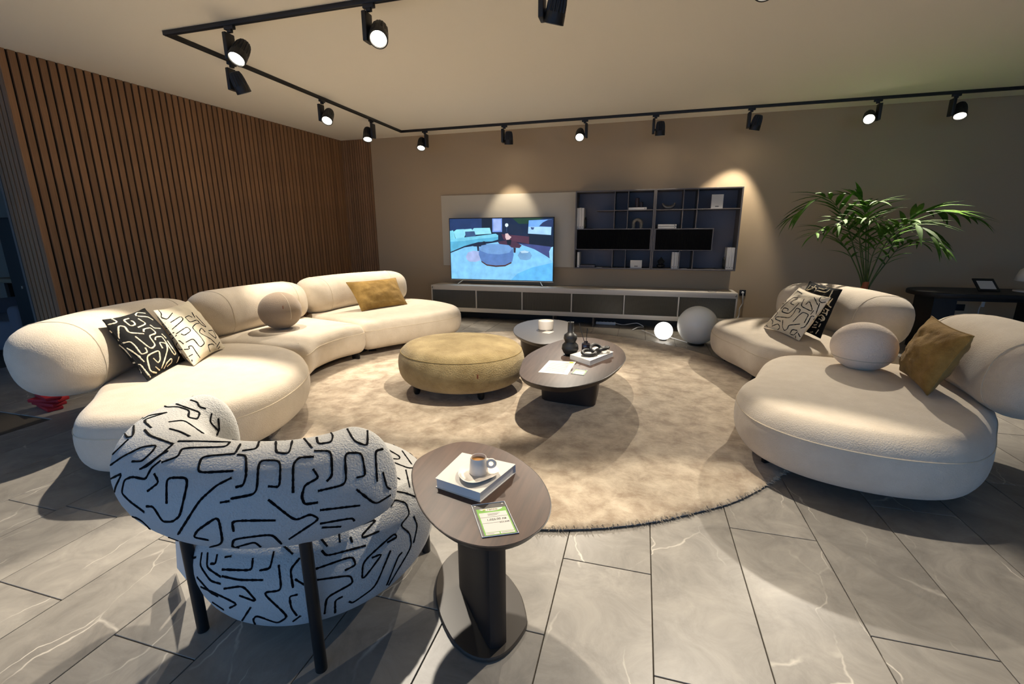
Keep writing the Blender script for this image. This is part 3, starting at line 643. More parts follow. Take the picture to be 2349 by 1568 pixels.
ribbons('pattern_lines', CB, YARNB, cb, bvh(cb), .0078, z5, step=4)
CS = [[(715, 880), (705, 950), (760, 1030), (815, 1045)], [(745, 880), (740, 960), (815, 1010)], [(795, 890), (785, 940), (760, 940)], [(820, 970), (975, 975), (980, 910)], [(1015, 975), (1070, 965), (1090, 875)], [(820, 1005), (910, 1025), (1035, 1025)], [(830, 1070), (930, 1055), (1005, 1140), (910, 1105)],
      [(1115, 945), (1130, 1080), (1030, 1090), (1165, 1215), (1110, 1250), (1000, 1210), (980, 1230), (1000, 1270)], [(1225, 910), (1175, 970), (1190, 1065)], [(1200, 1020), (1250, 1050)], [(1215, 1100), (1170, 1110), (1180, 1170), (1210, 1210)], [(970, 1165), (925, 1235)], [(710, 1060), (820, 1110), (900, 1150), (860, 1170)],
      [(1340, 870), (1365, 900), (1570, 845)], [(1300, 970), (1500, 900), (1520, 945), (1460, 975)], [(1310, 1025), (1490, 1000), (1505, 1040), (1365, 1115), (1355, 1200)], [(1410, 1195), (1410, 1130), (1450, 1110)], [(1490, 745), (1560, 730), (1630, 705), (1550, 790), (1555, 805), (1640, 770)],
      [(1600, 910), (1660, 885), (1550, 1030), (1555, 930), (1720, 780), (1735, 800), (1680, 830)], [(1480, 1135), (1500, 1145), (1620, 1060), (1700, 870)], [(1680, 1050), (1740, 900), (1760, 880)], [(1700, 640), (1720, 605), (1780, 620), (1800, 680), (1750, 740), (1800, 780), (1810, 850), (1690, 1050)],
      [(1820, 690), (1840, 740), (1820, 830)], [(1680, 340), (1750, 380), (1745, 395), (1700, 390)], [(1690, 400), (1790, 440), (1815, 440)], [(1780, 450), (1800, 540)], [(1720, 560), (1780, 570), (1830, 590)], [(1700, 470), (1750, 500)], [(1760, 350), (1810, 420)], [(665, 910), (685, 905)], [(835, 905), (870, 900)], [(1135, 840), (1190, 890)], [(1330, 800), (1370, 850)], [(1430, 770), (1435, 830)], [(1490, 800), (1500, 830)], [(690, 1010), (760, 1090), (800, 1110)], [(770, 1140), (830, 1180)], [(1230, 1210), (1190, 1240)], [(1620, 660), (1560, 720)]]
ribbons('pattern_lines', CS, YARNB, cs, bvh(cs), .0078, z5, step=4)
wrap_lines('pattern_lines', YARNB, cs, bvh(cs), [bvh(cb)], Vector((-1.22, 1.405, .25)), .40, .0078, 21, 60)
wrap_lines('pattern_lines', YARNB, cb, bvh(cb), [bvh(cs)], Vector((-1.22, 1.2, .62)), .50, .0078, 22, 60)

# ------------------------------------------------------------------ ottoman
OT = empty('ottoman', (-1.52, 3.7, 0), 'round olive plush ottoman on the rug', 'ottoman')
ol = [(-1.52+.575*math.cos(t), 3.70+.53*math.sin(t)) for t in [2*PI*k/20 for k in range(20)]]
mb, rs, info = soft(ol, .095, .44, .15, .13, 2.25, .025, n=96); oo = mb.obj('upholstery', PLUSH, OT, smooth=80)
k = min(range(len(info)), key=lambda i: abs(info[i]-.62)); MB().tube(rs[k], .004, 5, True).obj('seam', SEAMO, oo)
for x, y in ((-1.83, 3.40), (-1.24, 3.42), (-1.85, 4.0), (-1.2, 4.0)):
    MB().lathe([(.02, 0), (.03, .02), (.034, .11)], (x, y, .0252), 14).obj('leg', BLACKM, OT)
q = on_z(1118, 845, .30); MB().box((-1.20, 3.24, .285), (.012, .006, .035), .001).obj('brand_tab', LEATHER, OT)

# ------------------------------------------------------------------ tables
def egg_table(name, label, outline, zt, th, mtop, medge, grow=0):
    c = sum((Vector(p) for p in outline), Vector((0, 0)))/len(outline); t = empty(name, (c.x, c.y, 0), label, 'table')
    prism(outline, [(.05, zt-th), (.02, zt-th*.8), (.004, zt-th*.25), (0, zt-th*.08), (.003, zt-.0012)]).obj('apron', medge, t, smooth=22)
    prism(outline, [(.003, zt-.003), (.004, zt-.0004), (.006, zt)]).obj('table_top', mtop, t, smooth=15)
    return t
SO = [(-.79, 1.39), (-.66, 1.195), (-.518, 1.082), (-.385, 1.058), (-.285, 1.112), (-.233, 1.225), (-.252, 1.365), (-.345, 1.52), (-.513, 1.65), (-.70, 1.675), (-.803, 1.53)]
ST = egg_table('side_table', 'egg shaped dark walnut side table beside the patterned chair', SO, .525, .036, WALNUT, WENGE)
BO = [(-.721, 1.403), (-.641, 1.271), (-.53, 1.17), (-.434, 1.146), (-.363, 1.19), (-.322, 1.3), (-.331, 1.357), (-.391, 1.47), (-.51, 1.575), (-.69, 1.64), (-.745, 1.545)]
prism(BO, [(.006, 0), (0, .003), (0, .012), (.004, .016)]).obj('base', SLATE, ST, smooth=22)
ca, cbp = Vector((-.60, 1.445)), Vector((-.405, 1.222)); dd = (cbp-ca).normalized(); pp = Vector((dd.y, -dd.x))*.034
po = [ca+pp, ca+pp*.2-dd*.02, ca-pp, ca.lerp(cbp, .5)-pp, cbp-pp, cbp+dd*.022-pp*.4, cbp+dd*.022+pp*.4, cbp+pp, ca.lerp(cbp, .5)+pp]
prism([(p.x, p.y) for p in po], [(0, .014), (0, .495)], 60).obj('column', WENGE, ST, smooth=40)
C1 = [(-.860, 3.30), (-.80, 3.05), (-.655, 2.90), (-.43, 2.88), (-.22, 3.12), (-.10, 3.50), (-.075, 3.80), (-.15, 4.14), (-.33, 4.38), (-.55, 4.42), (-.72, 4.22), (-.83, 3.92), (-.89, 3.6)]
T1 = egg_table('coffee_table', 'dark wood pebble shaped coffee table holding a black vase', C1, .385, .05, TABLEB, WENGE)
LG = [(-.745, 3.60), (-.72, 3.53), (-.60, 3.50), (-.38, 3.475), (-.30, 3.50), (-.29, 3.60), (-.30, 3.95), (-.34, 4.03), (-.5, 4.08), (-.68, 4.08), (-.745, 4.0), (-.75, 3.8)]
prism(LG, [(.012, .0252), (0, .033), (-.025, .34)], 90).obj('leg', WENGE, T1, smooth=50)
C2 = [(-1.36, 4.92), (-1.25, 4.55), (-1.04, 4.28), (-.86, 4.20), (-.72, 4.38), (-.675, 4.72), (-.69, 5.08), (-.80, 5.38), (-.98, 5.50), (-1.2, 5.46), (-1.34, 5.24)]
T2 = egg_table('coffee_table', 'grey topped pebble shaped coffee table holding a small pot', C2, .345, .045, GREYT, WENGE)
prism([(-1.22, 4.75), (-1.16, 4.62), (-.95, 4.60), (-.80, 4.66), (-.78, 4.85), (-.80, 5.1), (-.95, 5.2), (-1.15, 5.18), (-1.22, 5.0)], [(.01, .0252), (0, .034), (-.02, .31)]).obj('leg', WENGE, T2, smooth=50)

# ------------------------------------------------------------------ things on the side table
def quad(pts, th, z):   # thin sheet from plan corners
    o = ccw([Vector(p) for p in pts]); return MB().rings([[Vector((q.x, q.y, z)) for q in o], [Vector((q.x, q.y, z+th)) for q in o]])
def book(corners, z, th, label, cover=WHITEP, name='book', group=None, pages=PAGES, ct=.0025):
    c = sum((Vector(p) for p in corners), Vector((0, 0)))/4; t = empty(name, (c.x, c.y, z), label, 'book', group)
    o = ccw([Vector(p) for p in corners]); inn = [c+(p-c)*.965 for p in o]
    quad(o, ct, z).obj('back_cover', cover, t, smooth=0); quad(inn, th-2*ct, z+ct).obj('pages', pages, t, smooth=0); quad(o, ct, z+th-ct).obj('front_cover', cover, t, smooth=0)
    sp = [o[0], o[1], o[1]+(c-o[1])*.02, o[0]+(c-o[0])*.02]
    quad(sp, th-.0002, z+.0001).obj('spine', cover, t, smooth=0)
    return t
ZT = .5255
bk = book([(-.468, 1.262), (-.652, 1.308), (-.632, 1.512), (-.405, 1.478)], ZT, .036, 'thick white book under the coffee cup')
SZ = ZT+.0365
scx, scy = -.515, 1.375
sau = prism([(scx+r*math.cos(a), scy+r*math.sin(a)) for a, r in ((0, .076), (.6, .07), (1.3, .068), (2.1, .070), (2.9, .07), (3.7, .072), (4.4, .082), (4.9, .082), (5.5, .07))], [(.022, SZ), (.014, SZ+.002), (0, SZ+.014), (.0025, SZ+.0145), (.016, SZ+.006), (.03, SZ+.0055)], 64).obj('saucer', CERAM, origin=(scx, scy, SZ), smooth=50)
tag(sau, 'irregular white ceramic saucer on the thick white book', 'saucer')
cp = empty('coffee_cup', (scx, scy+.004, SZ+.0058), 'white ceramic coffee cup with ring handle on the saucer', 'cup')
cz = SZ+.0055
MB().lathe([(.001, cz), (.033, cz), (.0345, cz+.003), (.0285, cz+.058), (.0278, cz+.0595), (.0262, cz+.058), (.030, cz+.008), (.001, cz+.006)], (scx, scy+.004, 0), 40).obj('body', CERAM, cp, smooth=50)
MB().lathe([(.001, cz+.046), (.0268, cz+.0461)], (scx, scy+.004, 0), 32).obj('coffee', COFFEE, cp)
hd = Vector((math.cos(.25), math.sin(.25), 0)); hcn = Vector((scx, scy+.004, cz+.034))+hd*.045
MB().tube([hcn+hd*.014*math.cos(t)+Vector((0, 0, .014*math.sin(t))) for t in [2*PI*k/28 for k in range(28)]], .006, 10, True).obj('handle', CERAM, cp)
def price_tag(tl, trr, brr, bll, z, label, texts=True):
    tl, trr, brr, bll = [Vector((p[0], p[1], z)) for p in (tl, trr, brr, bll)]
    t = empty('price_tag', ((tl+brr)/2), label, 'price tag')
    def at(u, v, dz=0): return tl*(1-u)*(1-v)+trr*u*(1-v)+bll*(1-u)*v+brr*u*v+Vector((0, 0, dz))
    def rect(u0, v0, u1, v1, dz, m, nm): return MB().poly([at(u0, v0, dz), at(u0, v1, dz), at(u1, v1, dz), at(u1, v0, dz)]).obj(nm, m, t, smooth=0)
    o = [at(0, 0), at(0, 1), at(1, 1), at(1, 0)]
    MB().rings([[p for p in o], [p+Vector((0, 0, .0008)) for p in o]]).obj('backing', WENGE if False else SLATE, t, smooth=0)
    MB().tube([at(.01, .01, .0016), at(.99, .01, .0016), at(.99, .99, .0016), at(.01, .99, .0016)], .0013, 6, True).obj('sleeve_rim', PLASTW, t)
    rect(.09, .17, .95, .96, .0010, GREENP, 'card')
    rect(.13, .30, .915, .88, .0012, WHITEP, 'print_field'); rect(.13, .89, .50, .945, .0012, WHITEP, 'print_field'); rect(.53, .89, .915, .945, .0012, WHITEP, 'print_field')
    sw = [at(.18+.68*i/12, .175, .0012) for i in range(13)]+[at(.52+.34*math.cos(a), .175+.085*math.sin(a), .0012) for a in [PI*k/12 for k in range(1, 12)]]
    MB().poly(sw).obj('logo_field', WHITEP, t, smooth=0)
    for v in (.44, .615): rect(.13, v, .60 if v > .5 else .915, v+.008, .0014, PAPERG, 'rule')
    for v in (.34, .365, .39): rect(.36, v, .72-.2*(v-.34)*10, v+.008, .0014, PAPERG, 'small_print')
    for u0, u1 in ((.16, .36), (.56, .88)): rect(u0, .912, u1, .92, .0014, PAPERG, 'small_print')
    for u, v in ((.1, .06), (.9, .06)): MB().lathe([(.0025, z+.0012), (.001, z+.0018)], (at(u, v).x, at(u, v).y, 0), 12).obj('stud', SILVER, t)
    rect(.27, .2, .35, .235, .0014, YELLOWP, 'logo_mark'); rect(.27, .215, .35, .235, .0015, GREENP, 'logo_mark')
    if texts:
        ux = (trr-tl); uy = (tl-bll); w_ = ux.length
        text_part('ranco', w_*.13, frame(at(.55, .235, .0016), ux, uy), OLIVE, t, 'logo_lettering')
        text_part('1,022.00 лв', w_*.115, frame(at(.56, .55, .0016), ux, uy), INK, t); text_part('522.54€', w_*.085, frame(at(.75, .645, .0016), ux, uy), INK, t)
    return t
price_tag((-.492, 1.238), (-.392, 1.290), (-.302, 1.142), (-.402, 1.092), ZT, 'green and white price tag in clear sleeve on the side table')

# ------------------------------------------------------------------ things on the coffee tables
Z1 = .3855
va = MB().lathe([(.001, Z1), (.035, Z1), (.055, Z1+.02), (.0715, Z1+.055), (.067, Z1+.09), (.045, Z1+.113), (.047, Z1+.122), (.057, Z1+.145), (.053, Z1+.175), (.032, Z1+.193), (.0255, Z1+.197), (.0245, Z1+.28), (.026, Z1+.285), (.022, Z1+.285), (.021, Z1+.2)], (-.535, 3.72, 0), 40).obj('gourd_vase', CERAMB, origin=(-.535, 3.72, Z1), smooth=60)
tag(va, 'matte black double gourd vase with straight neck', 'vase')
b2 = book([(-.515, 3.585), (-.335, 3.435), (-.175, 3.765), (-.33, 3.90)], Z1, .04, 'white book lying under the black knot ornament')
text_part('INTERIOR STYLE', .022, frame((-.258, 3.598, Z1+.011), (.160, .330, 0), (0, 0, 1)), PAPERG, b2) if False else None
df = empty('reed_diffuser', (-.405, 3.74, Z1+.04), 'small dark glass reed diffuser with black sticks', 'diffuser'); dz = Z1+.0405
MB().lathe([(.001, dz), (.034, dz), (.036, dz+.004), (.036, dz+.058), (.03, dz+.066), (.016, dz+.068), (.016, dz+.082), (.012, dz+.082)], (-.405, 3.74, 0), 28).obj('bottle', SMOKE, df, smooth=50)
for a, b in (((-.405, 3.74, dz+.03), (-.475, 3.80, dz+.22)), ((-.405, 3.74, dz+.03), (-.40, 3.76, dz+.19))): MB().tube([a, b], .0028, 6).obj('reed', BLACKM, df)
kn = empty('knot_ornament', (-.31, 3.66, Z1+.04), 'black ceramic chain knot ornament on the white book', 'ornament'); kz = Z1+.0405+.02
def ring(c, rx, rz_, r, M):
    return MB().tube([Vector(c)+M @ Vector((rx*math.cos(t), rz_*math.sin(t), 0)) for t in [2*PI*k/36 for k in range(36)]], r, 10, True)
ring((-.362, 3.585, kz+.006), .055, .04, .014, Matrix.Rotation(.5, 3, 'Z') @ Matrix.Rotation(.25, 3, 'X')).obj('link', CERAMB, kn)
ring((-.315, 3.66, kz+.024), .055, .036, .014, Matrix.Rotation(.9, 3, 'Z') @ Matrix.Rotation(.9, 3, 'X')).obj('link', CERAMB, kn)
ring((-.265, 3.72, kz+.01), .06, .042, .015, Matrix.Rotation(1.1, 3, 'Z') @ Matrix.Rotation(-.3, 3, 'X')).obj('link', CERAMB, kn)
pa = quad([(-.690, 3.168), (-.468, 3.160), (-.455, 3.520), (-.672, 3.505)], .0006, Z1).obj('paper_sheet', WHITEP, origin=(-.57, 3.34, Z1), smooth=0); tag(pa, 'printed white paper sheet with yellow sticker on the dark table', 'paper')
for k in range(9):
    y = 3.22+k*.028; quad([(-.655+k*.001, y), (-.50, y), (-.50, y+.006), (-.655+k*.001, y+.006)], .0002, Z1+.0007).obj('print_line', PAPERG, pa, smooth=0)
quad([(-.505, 3.47), (-.475, 3.472), (-.472, 3.505), (-.502, 3.503)], .0003, Z1+.0007).obj('sticker', YELLOWP, pa, smooth=0)
price_tag((-.435, 3.335), (-.335, 3.315), (-.350, 3.172), (-.452, 3.195), Z1, 'small price tag in clear sleeve beside the paper sheet', False)
Z2 = .3455
pt = MB().lathe([(.001, Z2), (.078, Z2), (.084, Z2+.004), (.086, Z2+.09), (.084, Z2+.097), (.076, Z2+.098), (.074, Z2+.09), (.001, Z2+.086)], (-.985, 4.90, 0), 40).obj('candle_pot', CERAM, origin=(-.985, 4.9, Z2), smooth=50); tag(pt, 'cream ceramic candle pot on the grey table', 'pot')
cd = quad([(-.99, 4.70), (-.90, 4.67), (-.87, 4.79), (-.96, 4.82)], .0006, Z2).obj('name_card', WHITEP, origin=(-.93, 4.75, Z2), smooth=0); tag(cd, 'small white card before the cream candle pot', 'card')

# ------------------------------------------------------------------ media wall
pn = MB().span((-3.25, YB-.04, .865), (-.985, YB, 2.0), .003).obj('wall_panel', PANEL, origin=(-2.1, YB-.02, .865)); tag(pn, 'cream lacquered panel on the wall behind the television', 'wall panel')
CN = empty('media_console', (-1.0, 7.05, 0), 'long low taupe media console with fluted bronze doors', 'console')
X0, X1, YF = -3.305, 1.318, 6.82
MB().span((X0, YF, .50), (X1, YB-.015, .575), .003).obj('console_top', CONS, CN)
divs = [-3.305, -2.52, -1.758, -.981, -.203, .555, 1.318]
for i, x in enumerate(divs):
    a = x if i == 0 else (x-.018 if i == 6 else x-.009); MB().span((a, YF, .215), (a+.018, YB-.02, .50), .001).obj('divider', CONS, CN)
MB().span((X0, YF, .15), (X1, YB-.02, .215), .002).obj('bottom_rail', CONS, CN)
MB().span((X0+.02, YB-.06, .215), (X1-.02, YB-.02, .50)).obj('back_panel', CONSB, CN)
MB().span((X0+.06, YB-.12, 0), (X1-.06, YB-.04, .15)).obj('plinth', CONSB, CN)
for x in (-3.2, -1.265, -.65, 1.2): MB().span((x-.008, YF+.04, 0), (x+.008, YB-.12, .15)).obj('support', SHELFF, CN)
for i in range(6):
    a, b = divs[i]+.012+(.008 if i == 0 else 0), divs[i+1]-.012-(.008 if i == 5 else 0); nn_ = int((b-a)/.006)
    r0 = []; r1 = []
    for k in range(nn_+1):
        x = a+(b-a)*k/nn_; y = YF+.012+(.003 if k % 2 else 0); r0.append(Vector((x, y, .219))); r1.append(Vector((x, y, .498)))
    MB().rings([r0, r1], closed=False, cap0=False, cap1=False).obj('fluted_door', FLUTE, CN, smooth=0)
for x in (X0+.022, X1-.022):
    MB().tube([Vector((x+.006*math.cos(t), YF-.001, .53+.007*math.sin(t))) for t in [2*PI*k/20 for k in range(20)]], .0022, 6, True).tube([(x, YF-.001, .537), (x+.008, YF-.001, .554)], .003, 6).obj('emblem', INK, CN)
# television
TV = empty('television', (-2.175, 7.06, .5755), 'large flat television showing a blue sofa scene', 'television')
tx0, tx1, tz0, tz1, ty = -3.045, -1.308, .648, 1.635, 7.05
MB().span((tx0, ty, tz0), (tx1, ty+.045, tz1), .004).obj('casing', TVB, TV)
MB().span((tx0, ty-.002, tz0-.012), (tx1, ty+.02, tz0+.004), .002).obj('trim_bar', SILVER, TV)
for x, s in ((-2.82, -1), (-1.53, 1)):
    MB().tube([(x, ty+.02, tz0), (x+s*.07, ty-.09, .5842)], .008, 8).obj('foot', SILVER, TV); MB().tube([(x, ty+.02, tz0), (x+s*.07, ty+.12, .5842)], .008, 8).obj('foot', SILVER, TV)
def tvp(x, y, d=0):
    u = (x-192)/1438.; v = (y-483)/848.; return Vector((tx0+.012+u*(tx1-tx0-.024), ty-.0005-d*.00025, tz1-.012-v*(tz1-tz0-.024)))
PIC = [((16, 26, 52), [(192, 483), (1630, 483), (1630, 1331), (192, 1331)]), ((34, 52, 96), [(192, 483), (655, 483), (655, 640), (192, 640)]), ((12, 14, 24), [(655, 483), (800, 483), (800, 690), (655, 640)]),
       ((30, 60, 22), [(1080, 483), (1500, 483), (1330, 560), (1170, 560)]), ((22, 30, 52), [(1050, 560), (1200, 590), (1250, 680), (1320, 700), (1050, 700)]),
       ((130, 200, 246), [(192, 960), (400, 880), (900, 800), (1150, 820), (1400, 900), (1630, 1050), (1630, 1331), (192, 1331)]), ((66, 74, 130), [(1150, 820), (1630, 860), (1630, 1040), (1380, 900)]),
       ((118, 150, 226), [(805, 485), (940, 485), (940, 668), (805, 668)]), ((160, 182, 236), [(820, 495), (925, 495), (925, 650), (820, 650)]),
       ((128, 214, 236), [(192, 650), (240, 640), (270, 760), (192, 765)]), ((140, 218, 238), [(245, 660), (290, 630), (400, 625), (420, 700), (400, 740), (275, 755)]), ((150, 222, 240), [(380, 630), (505, 620), (525, 640), (540, 700), (430, 720)]), ((150, 224, 242), [(525, 630), (545, 612), (770, 610), (790, 690), (540, 705)]),
       ((120, 205, 232), [(192, 765), (400, 740), (600, 720), (850, 690), (885, 710), (885, 770), (800, 795), (600, 805), (400, 860), (192, 945)]), ((90, 176, 212), [(192, 800), (400, 790), (600, 760), (885, 735), (885, 770), (800, 795), (600, 805), (400, 860), (192, 945)]),
       ((58, 84, 124), [(415, 660), (550, 655), (570, 725), (420, 735)]), ((20, 26, 46), [(490, 850), (560, 825), (690, 825), (760, 850), (690, 868), (540, 866)]), ((20, 26, 46), [(580, 860), (612, 860), (612, 930), (588, 930)]), ((20, 24, 40), [(668, 795), (700, 795), (695, 838), (668, 838)]),
       ((84, 44, 58), [(930, 695), (1310, 730), (1310, 830), (960, 770)]), ((72, 40, 56), [(880, 800), (1000, 780), (1130, 800), (1210, 850), (1180, 885), (1060, 880), (900, 830)]), ((40, 26, 40), [(1095, 880), (1130, 885), (1125, 950), (1100, 950)]),
       ((14, 16, 30), [(1310, 700), (1630, 720), (1630, 870), (1310, 830)]), ((170, 214, 250), [(1305, 515), (1610, 505), (1600, 710), (1295, 690)]), ((116, 170, 246), [(1305, 515), (1610, 505), (1608, 605), (1300, 600)]), ((40, 50, 90), [(1440, 595), (1490, 545), (1560, 510), (1628, 505), (1620, 605)]), ((60, 80, 130), [(1330, 605), (1380, 610), (1365, 640), (1340, 635)]),
       ((220, 236, 250), [(982, 575), (990, 555), (1008, 550), (1026, 560), (1028, 585), (1010, 602), (990, 596)]), ((60, 80, 110), [(1002, 600), (1010, 600), (1010, 670), (1002, 670)]), ((226, 196, 196), [(985, 690), (1020, 685), (1045, 720), (1070, 735), (1040, 770), (1000, 775), (985, 740)]), ((10, 12, 22), [(1000, 775), (1070, 775), (1060, 845), (1015, 845)]),
       ((164, 180, 226), [(418, 1010), (450, 950), (530, 925), (605, 935), (630, 1060), (560, 1082), (470, 1080), (430, 1050)]),
       ((86, 124, 186), [(610, 900), (650, 850), (750, 832), (900, 830), (1030, 845), (1090, 890), (1100, 980), (1080, 1070), (980, 1120), (850, 1130), (720, 1115), (640, 1065), (608, 980)]), ((112, 156, 210), [(612, 900), (650, 855), (750, 835), (900, 832), (1030, 848), (1085, 890), (1040, 950), (900, 975), (740, 965), (640, 930)]),
       ((70, 40, 40), [(640, 1065), (720, 1115), (850, 1130), (980, 1120), (1070, 1075), (1070, 1095), (980, 1140), (850, 1150), (720, 1135), (645, 1085)]),
       ((116, 164, 208), [(1155, 985), (1190, 930), (1250, 915), (1320, 935), (1350, 985), (1330, 1035), (1270, 1052), (1190, 1040)]), ((190, 224, 246), [(1190, 930), (1250, 917), (1310, 935), (1290, 950), (1210, 955)]),
       ((98, 186, 246), [(1060, 1331), (1150, 1240), (1350, 1150), (1630, 1080), (1630, 1331)]), ((150, 214, 246), [(1580, 930), (1605, 875), (1630, 865), (1630, 1060), (1590, 1040)])]
sv, sf, sc_ = [], [], []
for d, (c, ps) in enumerate(PIC):
    o_ = len(sv); sv += [tvp(x, y, d) for x, y in ps]; sf.append(tuple(range(o_, len(sv)))); sc_.append(c)
so = MB().add(sv, sf).obj('screen', SCREEN, TV, smooth=0); ca_ = so.data.color_attributes.new('pic', 'FLOAT_COLOR', 'CORNER'); li = 0
for pl in so.data.polygons:
    for l_ in pl.loop_indices: ca_.data[l_].color = lin(sc_[pl.index])
# wall shelf
SH = empty('wall_shelf', (.15, 7.1, .868), 'taupe framed wall shelf with two black flap boxes', 'shelf')
sy0, sy1, sx0, sx1, sz0, sz1 = 6.95, YB, -.978, 1.272, .868, 1.988
ft = .018
def sb(n, a, b, m=SHELFF): return MB().span(a, b, .0015, 1).obj(n, m, SH)
sb('frame_side', (sx0, sy0, sz0), (sx0+ft, sy1, sz1)); sb('frame_side', (sx1-ft, sy0, sz0), (sx1, sy1, sz1)); sb('frame_side', (.125, sy0, sz0), (.144, sy1, sz1)); sb('frame_side', (.147, sy0, sz0), (.166, sy1, sz1))
for a, b in ((sx0+ft, .125), (.166, sx1-ft)):
    sb('frame_top', (a, sy0, sz1-ft), (b, sy1, sz1)); sb('frame_bottom', (a, sy0, sz0), (b, sy1, sz0+ft)); sb('back_panel', (a, sy1-.012, sz0+ft), (b, sy1-.004, sz1-ft), NAVY)
sb('shelf_board', (-.67, sy0+.01, 1.702), (.125, sy1-.012, 1.714)); sb('shelf_board', (.166, sy0+.01, 1.700), (sx1-ft, sy1-.012, 1.712))
for x, a, b in ((-.411, 1.45, 1.97), (-.223, 1.45, 1.97), (.522, 1.45, 1.97), (.707, 1.45, 1.97)):
    sb('partition', (x-.006, sy0+.012, a), (x+.006, sy1-.012, 1.702)); sb('partition', (x-.006, sy0+.012, 1.714), (x+.006, sy1-.012, b))
for x in (-.411, -.223, .521, .707): sb('partition', (x-.006, sy0+.012, sz0+ft), (x+.006, sy1-.012, 1.146))
for a, b, e0, e1 in ((-.958, .123, 1.148, 1.452), (.168, .946, 1.142, 1.448)):
    sb('flap_box', (a, sy0+.004, e0), (b, sy1-.013, e1)); nn_ = int((b-a-.028)/.007); r0 = []; r1 = []
    for k in range(nn_+1):
        x = a+.014+(b-a-.028)*k/nn_; y = sy0+.0025-(.002 if k % 2 else 0); r0.append(Vector((x, y, e0+.012))); r1.append(Vector((x, y, e1-.012)))
    MB().rings([r0, r1], closed=False, cap0=False, cap1=False).obj('fluted_flap', BLKBOX, SH, smooth=0)
# things on the shelf
def stand_book(x, z, w_, h_, d_, label, group, y=6.985, cover=WHITEP, name='book'):
    t = empty(name, (x+w_/2, y+d_/2, z), label, 'book', group)
    MB().span((x, y, z), (x+w_, y+.004, z+h_), .001, 1).obj('spine', cover, t); MB().span((x, y+.004, z), (x+.003, y+d_, z+h_)).obj('cover', cover, t, smooth=0); MB().span((x+w_-.003, y+.004, z), (x+w_, y+d_, z+h_)).obj('cover', cover, t, smooth=0)
    MB().span((x+.003, y+.004, z+.003), (x+w_-.003, y+d_-.004, z+h_-.003)).obj('pages', PAGES, t, smooth=0)
    MB().span((x+w_*.35, y-.0006, z+.02), (x+w_*.65, y, z+.035)).obj('spine_print', PAPERG, t, smooth=0); return t
GB = 'tall white books on the wall shelf'
ORD = (('beside the left frame of the shelf', 'in the middle of three', 'beside the black bookend'), ('furthest from the short partition', 'in the middle of three', 'against the short partition'), ('beside the ring bookend', 'in the middle of three', 'against the right frame of the shelf'))
for k in range(3): stand_book(-.957+k*.036, 1.4525, .034, .30+.004*(k == 1), .20, 'tall white book on the left flap box, '+ORD[0][k], GB)
for k in range(3): stand_book(.428+k*.0355, .8865, .033, .235, .18, 'white book at the bottom of the right bay, '+ORD[1][k], GB)
for k in range(3): stand_book(1.150+k*.0335, .8865, .032, .30, .2, 'tall white book in the bottom right corner, '+ORD[2][k], GB)
stand_book(-.935, .8865, .035, .225, .18, 'single white book standing in the bottom left corner of the shelf', GB)
def lie_book(x0, x1, z, th, label, cover=WHITEP, y=6.98, d=.2):
    t = book([(x0, y), (x1, y), (x1, y+d), (x0, y+d)], z, th, label, cover); MB().span((x1-.03, y-.0008, z+th*.3), (x1-.015, y, z+th*.7)).obj('spine_print', PAPERG, t, smooth=0); return t
lie_book(-.215, .035, 1.7145, .033, 'grey white book lying under two dark candles')
lie_book(.205, .455, 1.4485, .030, 'lower white book of the pair on the right flap box'); lie_book(.205, .455, 1.4790, .032, 'upper white book of the pair on the right flap box')
lie_book(-.89, -.67, .8865, .036, 'blue grey book lying at the bottom left of the shelf', GREYF)
stand_book(.885, 1.7125, .15, .185, .03, 'white book standing cover forward on the top right shelf', GB)
stand_book(-.148, .8865, .165, .115, .06, 'short white book standing on the bottom of the left bay', GB)
for x, h_, r_, lb in ((-.10, .135, .028, 'tall dark brown candle on the lying grey white book'), (-.04, .075, .024, 'short dark brown candle on the lying grey white book')):
    c_ = MB().lathe([(.001, 1.748), (r_, 1.748), (r_, 1.748+h_-.006), (r_-.006, 1.748+h_), (.002, 1.748+h_-.002)], (x, 7.06, 0), 24).obj('candle', mat('brown_wax', (62, 46, 44), .5), origin=(x, 7.06, 1.748)); MB().tube([(x, 7.06, 1.748+h_-.004), (x, 7.06, 1.748+h_+.012)], .0015, 6).obj('wick', INK, c_); tag(c_, lb, 'candle')
ar = MB().tube([Vector((-.08-.055, 7.06, 1.4535))]+[Vector((-.08-.055*math.cos(t), 7.06, 1.4535+.07+.055*math.sin(t))) for t in [PI*k/16 for k in range(17)]]+[Vector((-.08+.055, 7.06, 1.4535))], .024, 12).obj('arch_ornament', STONE, origin=(-.08, 7.06, 1.453), smooth=50); tag(ar, 'speckled stone arch ornament on the left flap box', 'ornament')
bw = MB().tube([Vector((.335+.08*math.cos(t), 7.06, 1.8-.062+.062*math.sin(t)-.0+.0)) for t in [PI+PI*k/16 for k in range(17)]], [.012+.014*math.sin(PI*k/16) for k in range(17)], 12)
zmn = min(p.z for p in bw.v); bw.v = [p+Vector((0, 0, 1.7125-zmn)) for p in bw.v]
bw = bw.obj('crescent_ornament', PEWTER, origin=(.335, 7.06, 1.7125), smooth=50); tag(bw, 'pewter crescent ornament on the upper shelf board', 'ornament')
vs_ = MB().lathe([(.001, .8865), (.025, .8865), (.058, .915), (.06, .93), (.03, .95), (.045, .968), (.052, .985), (.03, 1.01), (.008, 1.04), (.003, 1.05)], (.285, 7.06, 0), 8).obj('faceted_vase', CERAMB, origin=(.285, 7.06, .8865), smooth=20); tag(vs_, 'dark faceted stacked vase with pointed top', 'vase')
